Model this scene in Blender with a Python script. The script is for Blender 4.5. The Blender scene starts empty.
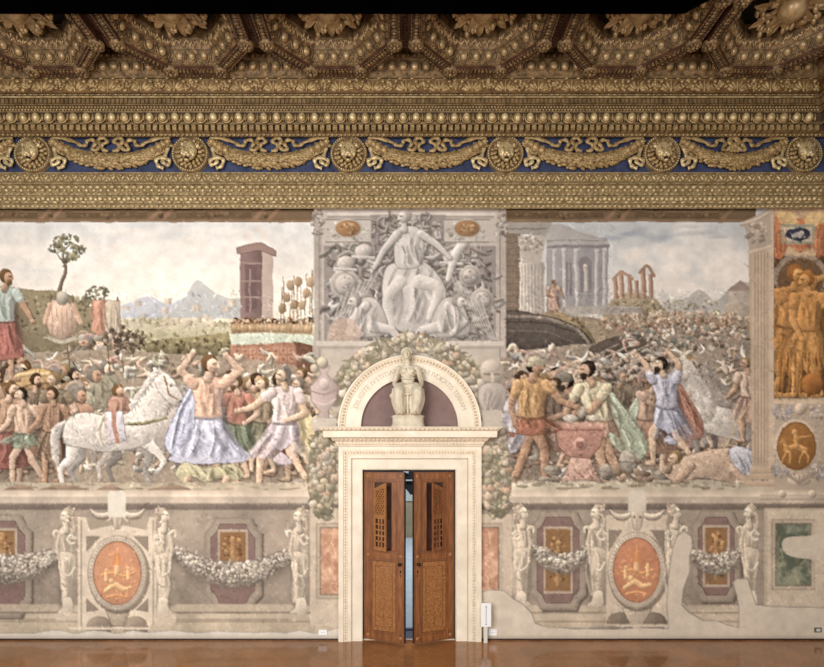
import bpy, math, random
import numpy as np
from mathutils import Vector, Matrix, Euler

# Working units: one unit = 15 mm. Origin on the floor at the foot of the back wall, under the camera axis.
# X to the right, Y into the wall (the room is at negative Y), Z up.
S = 0.015
FD = 540.0          # camera distance from the wall, in units
EYE = 182.0         # camera height, in units
rng = random.Random(11)
scene = bpy.context.scene
COL = scene.collection

def gx(px, p=0.0): return (px - 405.0) * (FD - p) / FD            # place at photo column px, p units in front of the wall
def gz(py, p=0.0): return EYE + (458.0 - py) * (FD - p) / FD

# ------------------------------------------------------------------ materials
def lin(c):
    out = []
    for v in c[:3]:
        v = v / 255.0
        out.append(v / 12.92 if v <= 0.04045 else ((v + 0.055) / 1.055) ** 2.4)
    return (out[0], out[1], out[2], 1.0)

def material(name, c1, c2=None, scale=8.0, rough=0.6, metal=0.0, bump=0.0, bscale=None, detail=4.0, spec=0.5, stretch=None, coat=0.0):
    m = bpy.data.materials.new(name); m.use_nodes = True
    nt = m.node_tree; b = nt.nodes['Principled BSDF']
    b.inputs['Roughness'].default_value = rough
    b.inputs['Metallic'].default_value = metal
    b.inputs['Specular IOR Level'].default_value = spec
    b.inputs['Coat Weight'].default_value = coat
    tc = nt.nodes.new('ShaderNodeTexCoord'); src = tc.outputs['Object']
    if stretch:
        mp = nt.nodes.new('ShaderNodeMapping'); mp.inputs['Scale'].default_value = stretch
        nt.links.new(src, mp.inputs['Vector']); src = mp.outputs['Vector']
    n = nt.nodes.new('ShaderNodeTexNoise'); n.inputs['Scale'].default_value = scale; n.inputs['Detail'].default_value = detail
    nt.links.new(src, n.inputs['Vector'])
    r = nt.nodes.new('ShaderNodeValToRGB')
    r.color_ramp.elements[0].position = 0.32; r.color_ramp.elements[1].position = 0.68
    r.color_ramp.elements[0].color = lin(c1); r.color_ramp.elements[1].color = lin(c2 or c1)
    nt.links.new(n.outputs['Fac'], r.inputs['Fac']); nt.links.new(r.outputs['Color'], b.inputs['Base Color'])
    if bump:
        n2 = nt.nodes.new('ShaderNodeTexNoise'); n2.inputs['Scale'].default_value = bscale or scale * 4; n2.inputs['Detail'].default_value = 3
        nt.links.new(src, n2.inputs['Vector'])
        bp = nt.nodes.new('ShaderNodeBump'); bp.inputs['Strength'].default_value = bump; bp.inputs['Distance'].default_value = 0.02
        nt.links.new(n2.outputs['Fac'], bp.inputs['Height']); nt.links.new(bp.outputs['Normal'], b.inputs['Normal'])
    return m

def paint_material(name, rough=0.85):
    m = bpy.data.materials.new(name); m.use_nodes = True
    nt = m.node_tree; b = nt.nodes['Principled BSDF']
    b.inputs['Roughness'].default_value = rough; b.inputs['Specular IOR Level'].default_value = 0.15
    a = nt.nodes.new('ShaderNodeVertexColor'); a.layer_name = 'pigment'
    tc = nt.nodes.new('ShaderNodeTexCoord')
    n = nt.nodes.new('ShaderNodeTexNoise'); n.inputs['Scale'].default_value = 30; n.inputs['Detail'].default_value = 5
    nt.links.new(tc.outputs['Object'], n.inputs['Vector'])
    mr = nt.nodes.new('ShaderNodeMapRange'); mr.inputs['To Min'].default_value = 0.93; mr.inputs['To Max'].default_value = 1.07
    nt.links.new(n.outputs['Fac'], mr.inputs['Value'])
    mx = nt.nodes.new('ShaderNodeVectorMath'); mx.operation = 'SCALE'
    nt.links.new(a.outputs['Color'], mx.inputs[0]); nt.links.new(mr.outputs['Result'], mx.inputs['Scale'])
    nt.links.new(mx.outputs['Vector'], b.inputs['Base Color'])
    return m

M = {}
M['gold'] = material('gilded_carving', (128, 102, 64), (190, 162, 114), 18, 0.45, 0.25, 0.3, 60)
M['gold_pale'] = material('pale_gilding', (116, 96, 64), (172, 148, 108), 18, 0.55, 0.15, 0.4, 70)
M['gold_bright'] = material('bright_gilding', (164, 138, 94), (224, 202, 156), 14, 0.4, 0.3)
M['gold_flat'] = material('darkened_flat_gilding', (94, 74, 46), (140, 114, 76), 12, 0.55, 0.15, 0.3, 50)  # flats darker than the raised carving: relief shade put into the colour
M['gold_dark'] = material('dark_gilding', (84, 56, 28), (128, 94, 52), 10, 0.5, 0.25, 0.3, 50)
M['ceil_gold'] = material('ceiling_gilding', (76, 56, 34), (158, 128, 88), 14, 0.5, 0.2, 0.35, 60)
M['ceil_egg'] = material('ceiling_bright_gilding', (146, 118, 80), (204, 176, 132), 12, 0.36, 0.3)
M['ceil_red'] = material('red_brown_beam_wood', (58, 34, 24), (92, 60, 40), 10, 0.5, 0.1)
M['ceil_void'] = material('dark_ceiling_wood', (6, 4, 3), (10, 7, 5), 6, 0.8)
M['ceil_black'] = material('black_slab_colour', (2, 2, 3), (3, 3, 4), 3, 1.0, spec=0.0)
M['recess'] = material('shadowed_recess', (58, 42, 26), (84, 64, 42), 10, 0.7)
M['blue'] = material('frieze_blue', (34, 42, 72), (60, 68, 100), 7, 0.75, bump=0.1)
M['red_band'] = material('rust_red_band', (120, 84, 60), (156, 116, 84), 12, 0.6, 0.15)
M['marble'] = material('cream_marble', (226, 212, 190), (246, 234, 214), 4, 0.5, bump=0.06)
M['marble_carved'] = material('carved_marble', (222, 204, 178), (240, 224, 200), 20, 0.6, bump=0.3, bscale=80)
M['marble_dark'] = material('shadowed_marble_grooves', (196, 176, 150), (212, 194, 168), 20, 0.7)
M['statue'] = material('weathered_marble', (196, 184, 160), (226, 214, 192), 8, 0.65, bump=0.15, bscale=40)
M['porphyry'] = material('mauve_porphyry', (122, 98, 94), (138, 112, 106), 6, 0.7)
M['letters'] = material('incised_letters', (196, 176, 150), (206, 186, 160), 10, 0.8)
M['wood'] = material('walnut_door_wood', (112, 66, 34), (152, 96, 54), 4, 0.42, bump=0.08, stretch=(6, 6, 1.0))
M['wood_panel'] = material('burl_inlay_panel', (128, 80, 42), (172, 118, 68), 30, 0.4, detail=6)
M['wood_line'] = material('dark_inlay_line', (100, 60, 34), (120, 74, 44), 8, 0.45)
M['wood_light'] = material('light_inlay', (146, 94, 52), (170, 116, 68), 12, 0.42)
M['wood_dark'] = material('dark_door_edge', (44, 20, 12), (70, 32, 18), 6, 0.5)
M['iron'] = material('blackened_brass', (40, 34, 28), (70, 58, 44), 10, 0.3, 0.8)
M['white'] = material('white_lacquer', (244, 244, 244), (250, 250, 250), 3, 0.4)
M['white_matt'] = material('milky_plastic', (214, 212, 204), (224, 222, 214), 3, 0.5)
M['grey_plastic'] = material('grey_plastic', (96, 92, 86), (110, 106, 98), 3, 0.5)
M['ink'] = material('printed_grey', (120, 120, 124), (130, 130, 134), 3, 0.6)
M['base_dark'] = material('dark_skirting', (50, 30, 20), (74, 46, 30), 10, 0.5)
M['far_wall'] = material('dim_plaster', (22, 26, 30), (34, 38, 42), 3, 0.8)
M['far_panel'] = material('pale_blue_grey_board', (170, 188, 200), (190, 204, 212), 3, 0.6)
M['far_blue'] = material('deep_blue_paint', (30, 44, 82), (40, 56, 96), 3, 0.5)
M['far_pale'] = material('pale_vault_and_window_light', (190, 196, 192), (206, 210, 204), 3, 0.8)
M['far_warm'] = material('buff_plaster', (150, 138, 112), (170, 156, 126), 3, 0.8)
M['wall_paint'] = paint_material('fresco_pigment')

# floor: tiles with a value per tile
def floor_material():
    m = bpy.data.materials.new('waxed_terracotta'); m.use_nodes = True
    nt = m.node_tree; b = nt.nodes['Principled BSDF']
    b.inputs['Roughness'].default_value = 0.11; b.inputs['IOR'].default_value = 1.55
    a = nt.nodes.new('ShaderNodeVertexColor'); a.layer_name = 'pigment'
    tc = nt.nodes.new('ShaderNodeTexCoord')
    n = nt.nodes.new('ShaderNodeTexNoise'); n.inputs['Scale'].default_value = 1.1; n.inputs['Detail'].default_value = 5
    nt.links.new(tc.outputs['Object'], n.inputs['Vector'])
    mr = nt.nodes.new('ShaderNodeMapRange'); mr.inputs['From Min'].default_value = 0.3; mr.inputs['From Max'].default_value = 0.7
    mr.inputs['To Min'].default_value = 0.75; mr.inputs['To Max'].default_value = 1.2
    nt.links.new(n.outputs['Fac'], mr.inputs['Value'])
    mx = nt.nodes.new('ShaderNodeVectorMath'); mx.operation = 'SCALE'
    nt.links.new(a.outputs['Color'], mx.inputs[0]); nt.links.new(mr.outputs['Result'], mx.inputs['Scale'])
    nt.links.new(mx.outputs['Vector'], b.inputs['Base Color'])
    n2 = nt.nodes.new('ShaderNodeTexNoise'); n2.inputs['Scale'].default_value = 5; n2.inputs['Detail'].default_value = 2
    nt.links.new(tc.outputs['Object'], n2.inputs['Vector'])
    bp = nt.nodes.new('ShaderNodeBump'); bp.inputs['Strength'].default_value = 0.06; bp.inputs['Distance'].default_value = 0.02
    nt.links.new(n2.outputs['Fac'], bp.inputs['Height']); nt.links.new(bp.outputs['Normal'], b.inputs['Normal'])
    return m
M['floor'] = floor_material()

# ------------------------------------------------------------------ mesh builder
_sph = {}
def sphere_template(seg, ring):
    k = (seg, ring)
    if k not in _sph:
        v = [(0, 0, 1)]
        for i in range(1, ring):
            t = math.pi * i / ring
            for j in range(seg):
                a = 2 * math.pi * j / seg
                v.append((math.sin(t) * math.cos(a), math.sin(t) * math.sin(a), math.cos(t)))
        v.append((0, 0, -1)); f = []
        for j in range(seg): f.append((0, 1 + j, 1 + (j + 1) % seg))
        for i in range(ring - 2):
            for j in range(seg):
                a = 1 + i * seg + j; b = 1 + i * seg + (j + 1) % seg
                f.append((a, a + seg, b + seg, b))
        last = len(v) - 1; base = 1 + (ring - 2) * seg
        for j in range(seg): f.append((base + j, last, base + (j + 1) % seg))
        _sph[k] = (v, f)
    return _sph[k]

class MB:
    def __init__(s): s.v = []; s.f = []; s.smooth = []
    def add(s, v, f, smooth=False):
        o = len(s.v); s.v += [tuple(q) for q in v]
        s.f += [tuple(i + o for i in q) for q in f]; s.smooth += [smooth] * len(f)
    def box(s, x0, x1, y0, y1, z0, z1, mat=None):
        v = [(x, y, z) for x in (x0, x1) for y in (y0, y1) for z in (z0, z1)]
        if mat: v = [mat @ Vector(q) for q in v]
        s.add(v, [(0, 1, 3, 2), (4, 6, 7, 5), (0, 4, 5, 1), (2, 3, 7, 6), (0, 2, 6, 4), (1, 5, 7, 3)])
    def ell(s, c, r, rot=None, seg=8, ring=6):
        v, f = sphere_template(seg, ring)
        R = rot.to_3x3() if rot is not None else None
        out = []
        for q in v:
            w = Vector((q[0] * r[0], q[1] * r[1], q[2] * r[2]))
            if R is not None: w = R @ w
            out.append((w.x + c[0], w.y + c[1], w.z + c[2]))
        s.add(out, f, True)
    def tube(s, pts, rad, seg=8, flat=1.0, caps=True, closed=False):
        pts = [Vector(p) for p in pts]; n = len(pts)
        if not hasattr(rad, '__len__'): rad = [rad] * n
        rings = []; ref = Vector((0, 1, 0))
        for i, p in enumerate(pts):
            if closed: t = (pts[(i + 1) % n] - pts[i - 1])
            else: t = pts[min(i + 1, n - 1)] - pts[max(i - 1, 0)]
            if t.length < 1e-6: t = Vector((0, 0, 1))
            t.normalize()
            u = ref - t * ref.dot(t)
            if u.length < 0.15: u = Vector((1, 0, 0)) - t * t.x
            u.normalize(); w = t.cross(u)
            rings.append([p + (u * math.cos(2 * math.pi * j / seg) * flat + w * math.sin(2 * math.pi * j / seg)) * rad[i] for j in range(seg)])
        v = [q for r in rings for q in r]; f = []
        for i in range(n if closed else n - 1):
            a = i * seg; b = ((i + 1) % n) * seg
            for j in range(seg): f.append((a + j, a + (j + 1) % seg, b + (j + 1) % seg, b + j))
        if caps and not closed:
            f.append(tuple(range(seg - 1, -1, -1))); f.append(tuple((n - 1) * seg + j for j in range(seg)))
        s.add(v, f, True)
    def lathe(s, prof, c, axis='z', seg=24, squash=1.0):
        v = []; n = len(prof)
        for r, h in prof:
            for j in range(seg):
                a = 2 * math.pi * j / seg
                if axis == 'z': v.append((c[0] + r * math.cos(a), c[1] + r * math.sin(a) * squash, c[2] + h))
                else: v.append((c[0] + r * math.cos(a), c[1] + h, c[2] + r * math.sin(a)))
        f = []
        for i in range(n - 1):
            for j in range(seg): f.append((i * seg + j, i * seg + (j + 1) % seg, (i + 1) * seg + (j + 1) % seg, (i + 1) * seg + j))
        f.append(tuple(range(seg))); f.append(tuple((n - 1) * seg + j for j in range(seg)))
        s.add(v, f, True)
    def prism(s, poly, y0, y1):                     # poly in XZ
        n = len(poly)
        v = [(x, y0, z) for x, z in poly] + [(x, y1, z) for x, z in poly]
        f = [tuple(range(n)), tuple(range(2 * n - 1, n - 1, -1))]
        for i in range(n): f.append((i, (i + 1) % n, n + (i + 1) % n, n + i))
        s.add(v, f)
    def xform(s, mat):
        s.v = [tuple(mat @ Vector(q)) for q in s.v]; return s
    def build(s, name, mat, parent=None, origin=(0, 0, 0), sharp=None):
        me = bpy.data.meshes.new(name)
        ox, oy, oz = origin
        me.from_pydata([((x - ox) * S, (y - oy) * S, (z - oz) * S) for x, y, z in s.v], [], s.f)
        me.polygons.foreach_set('use_smooth', s.smooth)
        me.materials.append(mat); me.update()
        o = bpy.data.objects.new(name, me); COL.objects.link(o)
        o.location = (ox * S, oy * S, oz * S)
        if parent is not None:
            o.parent = parent; o.location = ((ox) * S, (oy) * S, (oz) * S)
        return o

def tag(o, label, cat, group=None, kind=None):
    o['label'] = label; o['category'] = cat
    if group: o['group'] = group
    if kind: o['kind'] = kind
    return o
def empty(name, loc, label, cat, group=None, kind=None):
    o = bpy.data.objects.new(name, None); COL.objects.link(o)
    o.location = (loc[0] * S, loc[1] * S, loc[2] * S); o.empty_display_size = 0.1
    if label: tag(o, label, cat, group)
    if kind: o['kind'] = kind
    return o
def struct(o): o['kind'] = 'structure'; return o
def bez(pts, n=6):                                  # Catmull-Rom through points
    P = [Vector(p) for p in pts]; out = []
    for i in range(len(P) - 1):
        p0 = P[max(i - 1, 0)]; p1 = P[i]; p2 = P[i + 1]; p3 = P[min(i + 2, len(P) - 1)]
        for k in range(n):
            t = k / n
            out.append(0.5 * ((2 * p1) + (p2 - p0) * t + (2 * p0 - 5 * p1 + 4 * p2 - p3) * t * t + (3 * p1 - p0 - 3 * p2 + p3) * t ** 3))
    out.append(P[-1]); return out

XL = -470.0; XR = 420.0                              # extent of the wall left of frame; the right-hand corner
YF = -700.0                                          # the room runs forward to here
ZTOP = 600.0

# ------------------------------------------------------------------ floor
def hex_floor():
    W = 17.0; HH = W * 0.8660; g = 0.28
    verts = []; faces = []; cols = []
    base = len(verts)
    verts += [(XL, YF, -0.05), (XR + 2, YF, -0.05), (XR + 2, 1, -0.05), (XL, 1, -0.05)]
    faces.append((0, 1, 2, 3)); cols += [lin((178, 130, 88))] * 4
    nx = int((XR - XL) / (0.75 * W)) + 2; ny = int(-YF / HH) + 2
    x_start = 2.0 - math.ceil((2.0 - XL) / (1.5 * W)) * 1.5 * W
    for i in range(nx):
        cx = x_start + i * 0.75 * W
        if cx > XR + 4: break
        for j in range(ny):
            cy = -3.0 - j * HH - (HH / 2 if i % 2 else 0)
            t = rng.random()
            c = lin((148 + 14 * t, 100 + 8 * t, 58 + 5 * t))
            o = len(verts); R = W / 2 - g
            for k in range(6):
                a = math.pi / 3 * k
                verts.append((min(cx + R * math.cos(a), XR), min(cy + R * math.sin(a), 0.5), 0))
                cols.append(c)
            faces.append(tuple(range(o, o + 6)))
    me = bpy.data.meshes.new('floor')
    me.from_pydata([(x * S, y * S, z * S) for x, y, z in verts], [], faces)
    at = me.color_attributes.new('pigment', 'FLOAT_COLOR', 'POINT')
    at.data.foreach_set('color', np.array(cols, dtype=np.float32).ravel())
    me.materials.append(M['floor']); me.update()
    o = bpy.data.objects.new('floor', me); COL.objects.link(o); struct(o)
hex_floor()

# ------------------------------------------------------------------ right wall, skirting
b = MB(); b.box(XR, XR + 12, YF, 12, -2, ZTOP); struct(b.build('wall_right', material('right_wall_plaster', (150, 138, 124), (172, 160, 144), 3, 0.85)))
b = MB()
b.box(XL, gx(338), -0.9, 0, 0, 1.6); b.box(gx(482), XR, -0.9, 0, 0, 1.6)
struct(b.build('baseboard_back', M['base_dark']))

# ------------------------------------------------------------------ cornice, swept along the back wall and returned along the right wall
def sweep(prof, yend=-330.0):
    m = MB(); n = len(prof)
    v = []
    for p, z in prof: v.append((XL, -p, z))
    for p, z in prof: v.append((XR - p, -p, z))
    for p, z in prof: v.append((XR - p, yend, z))
    f = []
    for k in range(2):
        for i in range(n - 1):
            a = k * n + i; f.append((a, a + n, a + n + 1, a + 1))
    m.add(v, f)
    return m
def P(y, p): return (p, gz(y, p))

# trim_1 : wood soffit board + gilded architrave (photo rows 173-208)
arch = sweep([(0, gz(208.5)), P(208.5, 7.5), P(204.5, 7.8), P(203.5, 6.6), P(196, 6.2), P(195, 5.2), P(193.5, 5.0), P(192, 4.8), P(186, 4.2), P(185, 3.6), P(184, 5.0), P(182.6, 5.0), P(181.5, 3.0), P(174.5, 2.6), P(173.5, 3.8), P(172.2, 3.8), (0, gz(172))])
o = arch.build('trim_1', M['gold_pale']); struct(o)
m = MB()
def row(mb, y, p, step, r, x0=XL, x1=None, off=0.0, seg=7, ring=5, rot=None):
    x = x0 + off; x1 = (XR - p - 1) if x1 is None else x1
    k = 0
    while x < x1:
        mb.ell((x, -p, gz(y, p)), r, rot(k) if rot else None, seg, ring); x += step; k += 1
yrot = lambda a: Matrix.Rotation(a, 3, 'Y')
# zig-zag leaf course
row(m, 178, 3.4, 4.75, (3.5, 1.5, 0.95), rot=lambda k: yrot(1.0 if k % 2 else -1.0))
row(m, 180.6, 3.2, 9.5, (1.4, 1.2, 1.0), off=2.4)
row(m, 175.6, 3.4, 9.5, (1.3, 1.2, 0.9), off=7.1)
# leaf courses
row(m, 187.2, 5.2, 7.2, (2.6, 1.6, 1.5)); row(m, 190.4, 5.4, 7.2, (1.7, 1.6, 1.6), off=3.6)
row(m, 194.3, 5.6, 5.4, (2.0, 1.0, 0.75))
row(m, 198.6, 7.0, 9.4, (2.4, 1.8, 2.3), rot=lambda k: yrot(0.55)); row(m, 199.2, 6.8, 9.4, (2.0, 1.5, 2.1), off=4.7, rot=lambda k: yrot(-0.55)); row(m, 202.4, 7.2, 9.4, (3.2, 1.6, 1.2), off=2.2)
row(m, 206.3, 8.2, 4.7, (1.8, 1.2, 1.1))
m.build('carved_leaf', M['gold_bright'], o)

# trim_2 : the blue frieze ground
b = sweep([(0, gz(173)), P(173, 2), P(136.5, 2), (0, gz(136.5))]); struct(b.build('trim_2', M['blue']))

# trim_3 : the upper cornice, rows 75-137
prof = [(0, gz(137.3)), P(137.3, 7), P(136.4, 8.5), P(133.6, 9.0), P(132.4, 10.5), P(131.6, 10.5), P(131.4, 11.2), P(124.6, 11.2), P(124.4, 15.0), P(122.2, 15.2), P(121.8, 14.2), P(113.0, 17.0), P(112.4, 20.5), P(111.2, 20.8), P(110.8, 19.2), P(106.0, 20.4), P(105.2, 23.0), P(104.4, 23.4), P(104.0, 23.0), P(98.2, 23.6), P(97.6, 26.5), P(96.2, 26.8), P(95.8, 24.5), P(93.8, 24.8), P(93.4, 25.4), P(84, 26.5), P(79, 29.2), P(77.6, 31.5), P(75.6, 31.8), (31.8, gz(75.6, 31.8) + 2)]
o = sweep(prof).build('trim_3', M['gold_flat']); struct(o)
ZC = gz(75.6, 31.8)                                  # under-side level of the ceiling frame
# bead and small leaf course under the teeth
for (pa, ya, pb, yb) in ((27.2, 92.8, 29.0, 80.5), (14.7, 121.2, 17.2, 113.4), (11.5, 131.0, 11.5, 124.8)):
    b = sweep([P(ya, pa), P(yb, pb)]); b.build('ground', M['recess' if pa < 20 else 'gold_dark'], o)  # darker strips behind the carving; recess shade put into their colour
m = MB(); row(m, 134.8, 9.6, 4.2, (1.5, 1.2, 1.3)); row(m, 110.0, 20.6, 3.0, (1.2, 1.2, 1.0)); row(m, 107.2, 21.4, 3.0, (1.2, 1.2, 1.0), off=1.5)
row(m, 94.8, 25.6, 5.4, (1.9, 0.9, 0.7))
m.build('bead_moulding', M['gold'], o)
m = MB(); 
for k in range(400):
    x = XL + k * 3.0
    if x > XR - 24: break
m = MB(); x = XL
while x < XR - 17:
    m.box(x, x + 3.9, -15.2, -10, gz(131.2, 13), gz(124.8, 15)); x += 6.25
m.build('dentil_moulding', M['gold'], o)
m = MB(); x = XL
while x < XR - 28:
    m.box(x, x + 2.5, -25.0, -22, gz(103.6, 24), gz(98.6, 25)); x += 4.05
m.build('flute_moulding', M['gold_flat'], o)
m = MB(); x = XL + 3.0                               # egg and dart
e2 = MB()
while x < XR - 20:
    m.ell((x, -18.2, gz(117.2, 18.2)), (3.7, 3.4, 4.1), None, 10, 8)
    e2.ell((x + 6.1, -17.4, gz(117.0, 17.4)), (0.8, 1.6, 3.9), None, 6, 6)
    e2.tube([(x + 4.7 * math.cos(t) , -16.8, gz(117.6, 16.8) + 5.0 * math.sin(t)) for t in [math.pi * (1 + q / 8) for q in range(-1, 10)]], 0.75, 5)
    x += 12.25
m.box(XL, XR - 24, -15.0, -13.5, gz(117.6, 15), gz(116.6, 15)); m.build('egg_moulding', M['gold_bright'], o); e2.build('dart_moulding', M['gold'], o)
# acanthus course
m = MB(); x = XL; k = 0
while x < XR - 34:
    for a, L in ((-1.15, 5.2), (-0.72, 6.2), (-0.36, 6.8), (0.36, 6.8), (0.72, 6.2), (1.15, 5.2)):
        base = Vector((x, -26.2, gz(92.6, 26.2)))
        d = Vector((math.sin(a) * 1.35, -0.22, math.cos(a)))
        c = base + d * L
        m.ell(c, (1.75, 1.8, L * 0.72), Matrix.Rotation(math.atan2(d.x, d.z), 3, 'Y'), 7, 6)
        m.ell(base + d * L * 1.75 + Vector((0, -1.2, 0)), (2.0, 1.4, 1.5), None, 6, 5)
    m.ell((x, -28.0, gz(86, 27.5)), (1.2, 1.8, 6.4), None, 6, 6)
    for a in (-0.9, -0.55, -0.2, 0.2, 0.55, 0.9):      # a second tier of lobes between the leaves
        m.ell((x + 15.7 + a * 9, -27.6, gz(83.5 + 4 * abs(a), 27.6)), (1.5, 1.4, 3.6), yrot(a * .9), 6, 5)
    for j in range(16):                              # cluster of berries between the leaves
        t = rng.random(); px = x + 15.7 + rng.uniform(-5.6, 5.6) * (1.1 - t)
        m.ell((px, -28 - t, gz(91.5 - t * 11, 27)), (1.5, 1.2, 1.3), None, 6, 5)
    x += 31.4
m.build('acanthus_leaf', M['gold'], o)
b = MB(); b.box(XL, XR - 32, -27.2, -26, gz(97.4, 27), gz(96.4, 27)); b.build('fillet', M['gold_bright'], o)
# ------------------------------------------------------------------ ceiling
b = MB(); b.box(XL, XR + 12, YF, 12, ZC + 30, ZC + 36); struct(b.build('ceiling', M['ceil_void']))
b = MB()  # added slab over the nearer ceiling, coloured black to read as unlit
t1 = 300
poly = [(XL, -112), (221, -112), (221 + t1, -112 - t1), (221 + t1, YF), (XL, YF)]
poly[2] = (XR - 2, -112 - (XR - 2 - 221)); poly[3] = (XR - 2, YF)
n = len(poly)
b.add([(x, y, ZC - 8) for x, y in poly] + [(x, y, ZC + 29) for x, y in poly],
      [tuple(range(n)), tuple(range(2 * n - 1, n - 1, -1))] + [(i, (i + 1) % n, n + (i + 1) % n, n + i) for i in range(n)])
struct(b.build('black_ceiling_slab', M['ceil_black']))
# border of eggs between the coffers and the wall
o = sweep([(32.5, ZC - 0.5), (34.5, ZC + 1.5), (36.5, ZC + 11), (38, ZC + 12), (39, ZC + 18), (40, ZC + 29)]).build('trim_4', M['ceil_gold']); struct(o)
m = MB(); x = XL + 4; m2 = MB()
while x < XR - 40:
    m.ell((x, -36.2, ZC + 6.2), (3.9, 3.0, 4.2), None, 10, 8)
    m2.ell((x + 5.4, -36, ZC + 6.2), (0.8, 1.6, 4.2), None, 6, 5)
    m2.ell((x, -38.6, ZC + 14.5), (2.6, 1.6, 2.6), yrot(0.6), 6, 5); m2.ell((x + 5.4, -38.6, ZC + 14.5), (2.6, 1.6, 2.0), yrot(-0.6), 6, 5)
    m2.ell((x + 2.7, -33.4, ZC + 0.8), (1.9, 1.0, 0.9), None, 6, 5)
    m2.ell((x - 2.7, -33.4, ZC + 0.8), (1.9, 1.0, 0.9), None, 6, 5)
    x += 10.8
m.build('egg_moulding', M['ceil_egg'], o); m2.build('dart_moulding', M['ceil_gold'], o)

T8 = math.tan(math.pi / 8); C8 = math.cos(math.pi / 8)
def octv(a, k): r = a / C8; t = math.pi / 8 + k * math.pi / 4; return (r * math.cos(t), r * math.sin(t))
def octring(mb, prof):                               # prof: (apothem, z)
    v = []; n = len(prof)
    for a, z in prof:
        for k in range(8):
            x, y = octv(a, k); v.append((x, y, z))
    f = []
    for i in range(n - 1):
        for k in range(8): f.append((i * 8 + k, i * 8 + (k + 1) % 8, (i + 1) * 8 + (k + 1) % 8, (i + 1) * 8 + k))
    mb.add(v, f)
def side_frame(k, a, z, tilt=0.0):                   # frame on side k: tangent, inward-down normal
    t = k * math.pi / 4 + math.pi / 4
    n_in = Vector((-math.cos(t), -math.sin(t), 0)); tan = Vector((-math.sin(t), math.cos(t), 0))
    c = Vector((a * math.cos(t), a * math.sin(t), z))
    nn = (n_in * math.cos(tilt) + Vector((0, 0, -1)) * math.sin(tilt)); up = tan.cross(nn)
    R = Matrix((tan, nn, up)).transposed()
    return c, tan, nn, up, R

def curled_leaf(mb, base, ang, L, w, lift, curl):
    d = Vector((math.cos(ang), math.sin(ang), 0)); s_ = Vector((-d.y, d.x, 0))
    nseg = 6; rows_ = []
    for i in range(nseg + 1):
        t = i / nseg
        ww = w * (math.sin(math.pi * (0.12 + 0.86 * t)) ** 0.7) * (1 + 0.18 * math.cos(t * 22))
        zz = -lift * math.sin(math.pi * min(1, t * 0.75)) - curl * max(0, t - 0.7) * 3
        c = Vector(base) + d * (L * (t - 0.22 * max(0, t - 0.75))) + Vector((0, 0, zz))
        rows_.append([c - s_ * ww + Vector((0, 0, -1.6)), c - s_ * ww * .5 + Vector((0, 0, -0.4)), c + Vector((0, 0, -2.2)), c + s_ * ww * .5 + Vector((0, 0, -0.4)), c + s_ * ww + Vector((0, 0, -1.6))])
    v = [q for r in rows_ for q in r]; f = []
    for i in range(nseg):
        for j in range(4): f.append((i * 5 + j, i * 5 + j + 1, i * 5 + 6 + j, i * 5 + 5 + j))
    mb.add(v, f, True)

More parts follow.
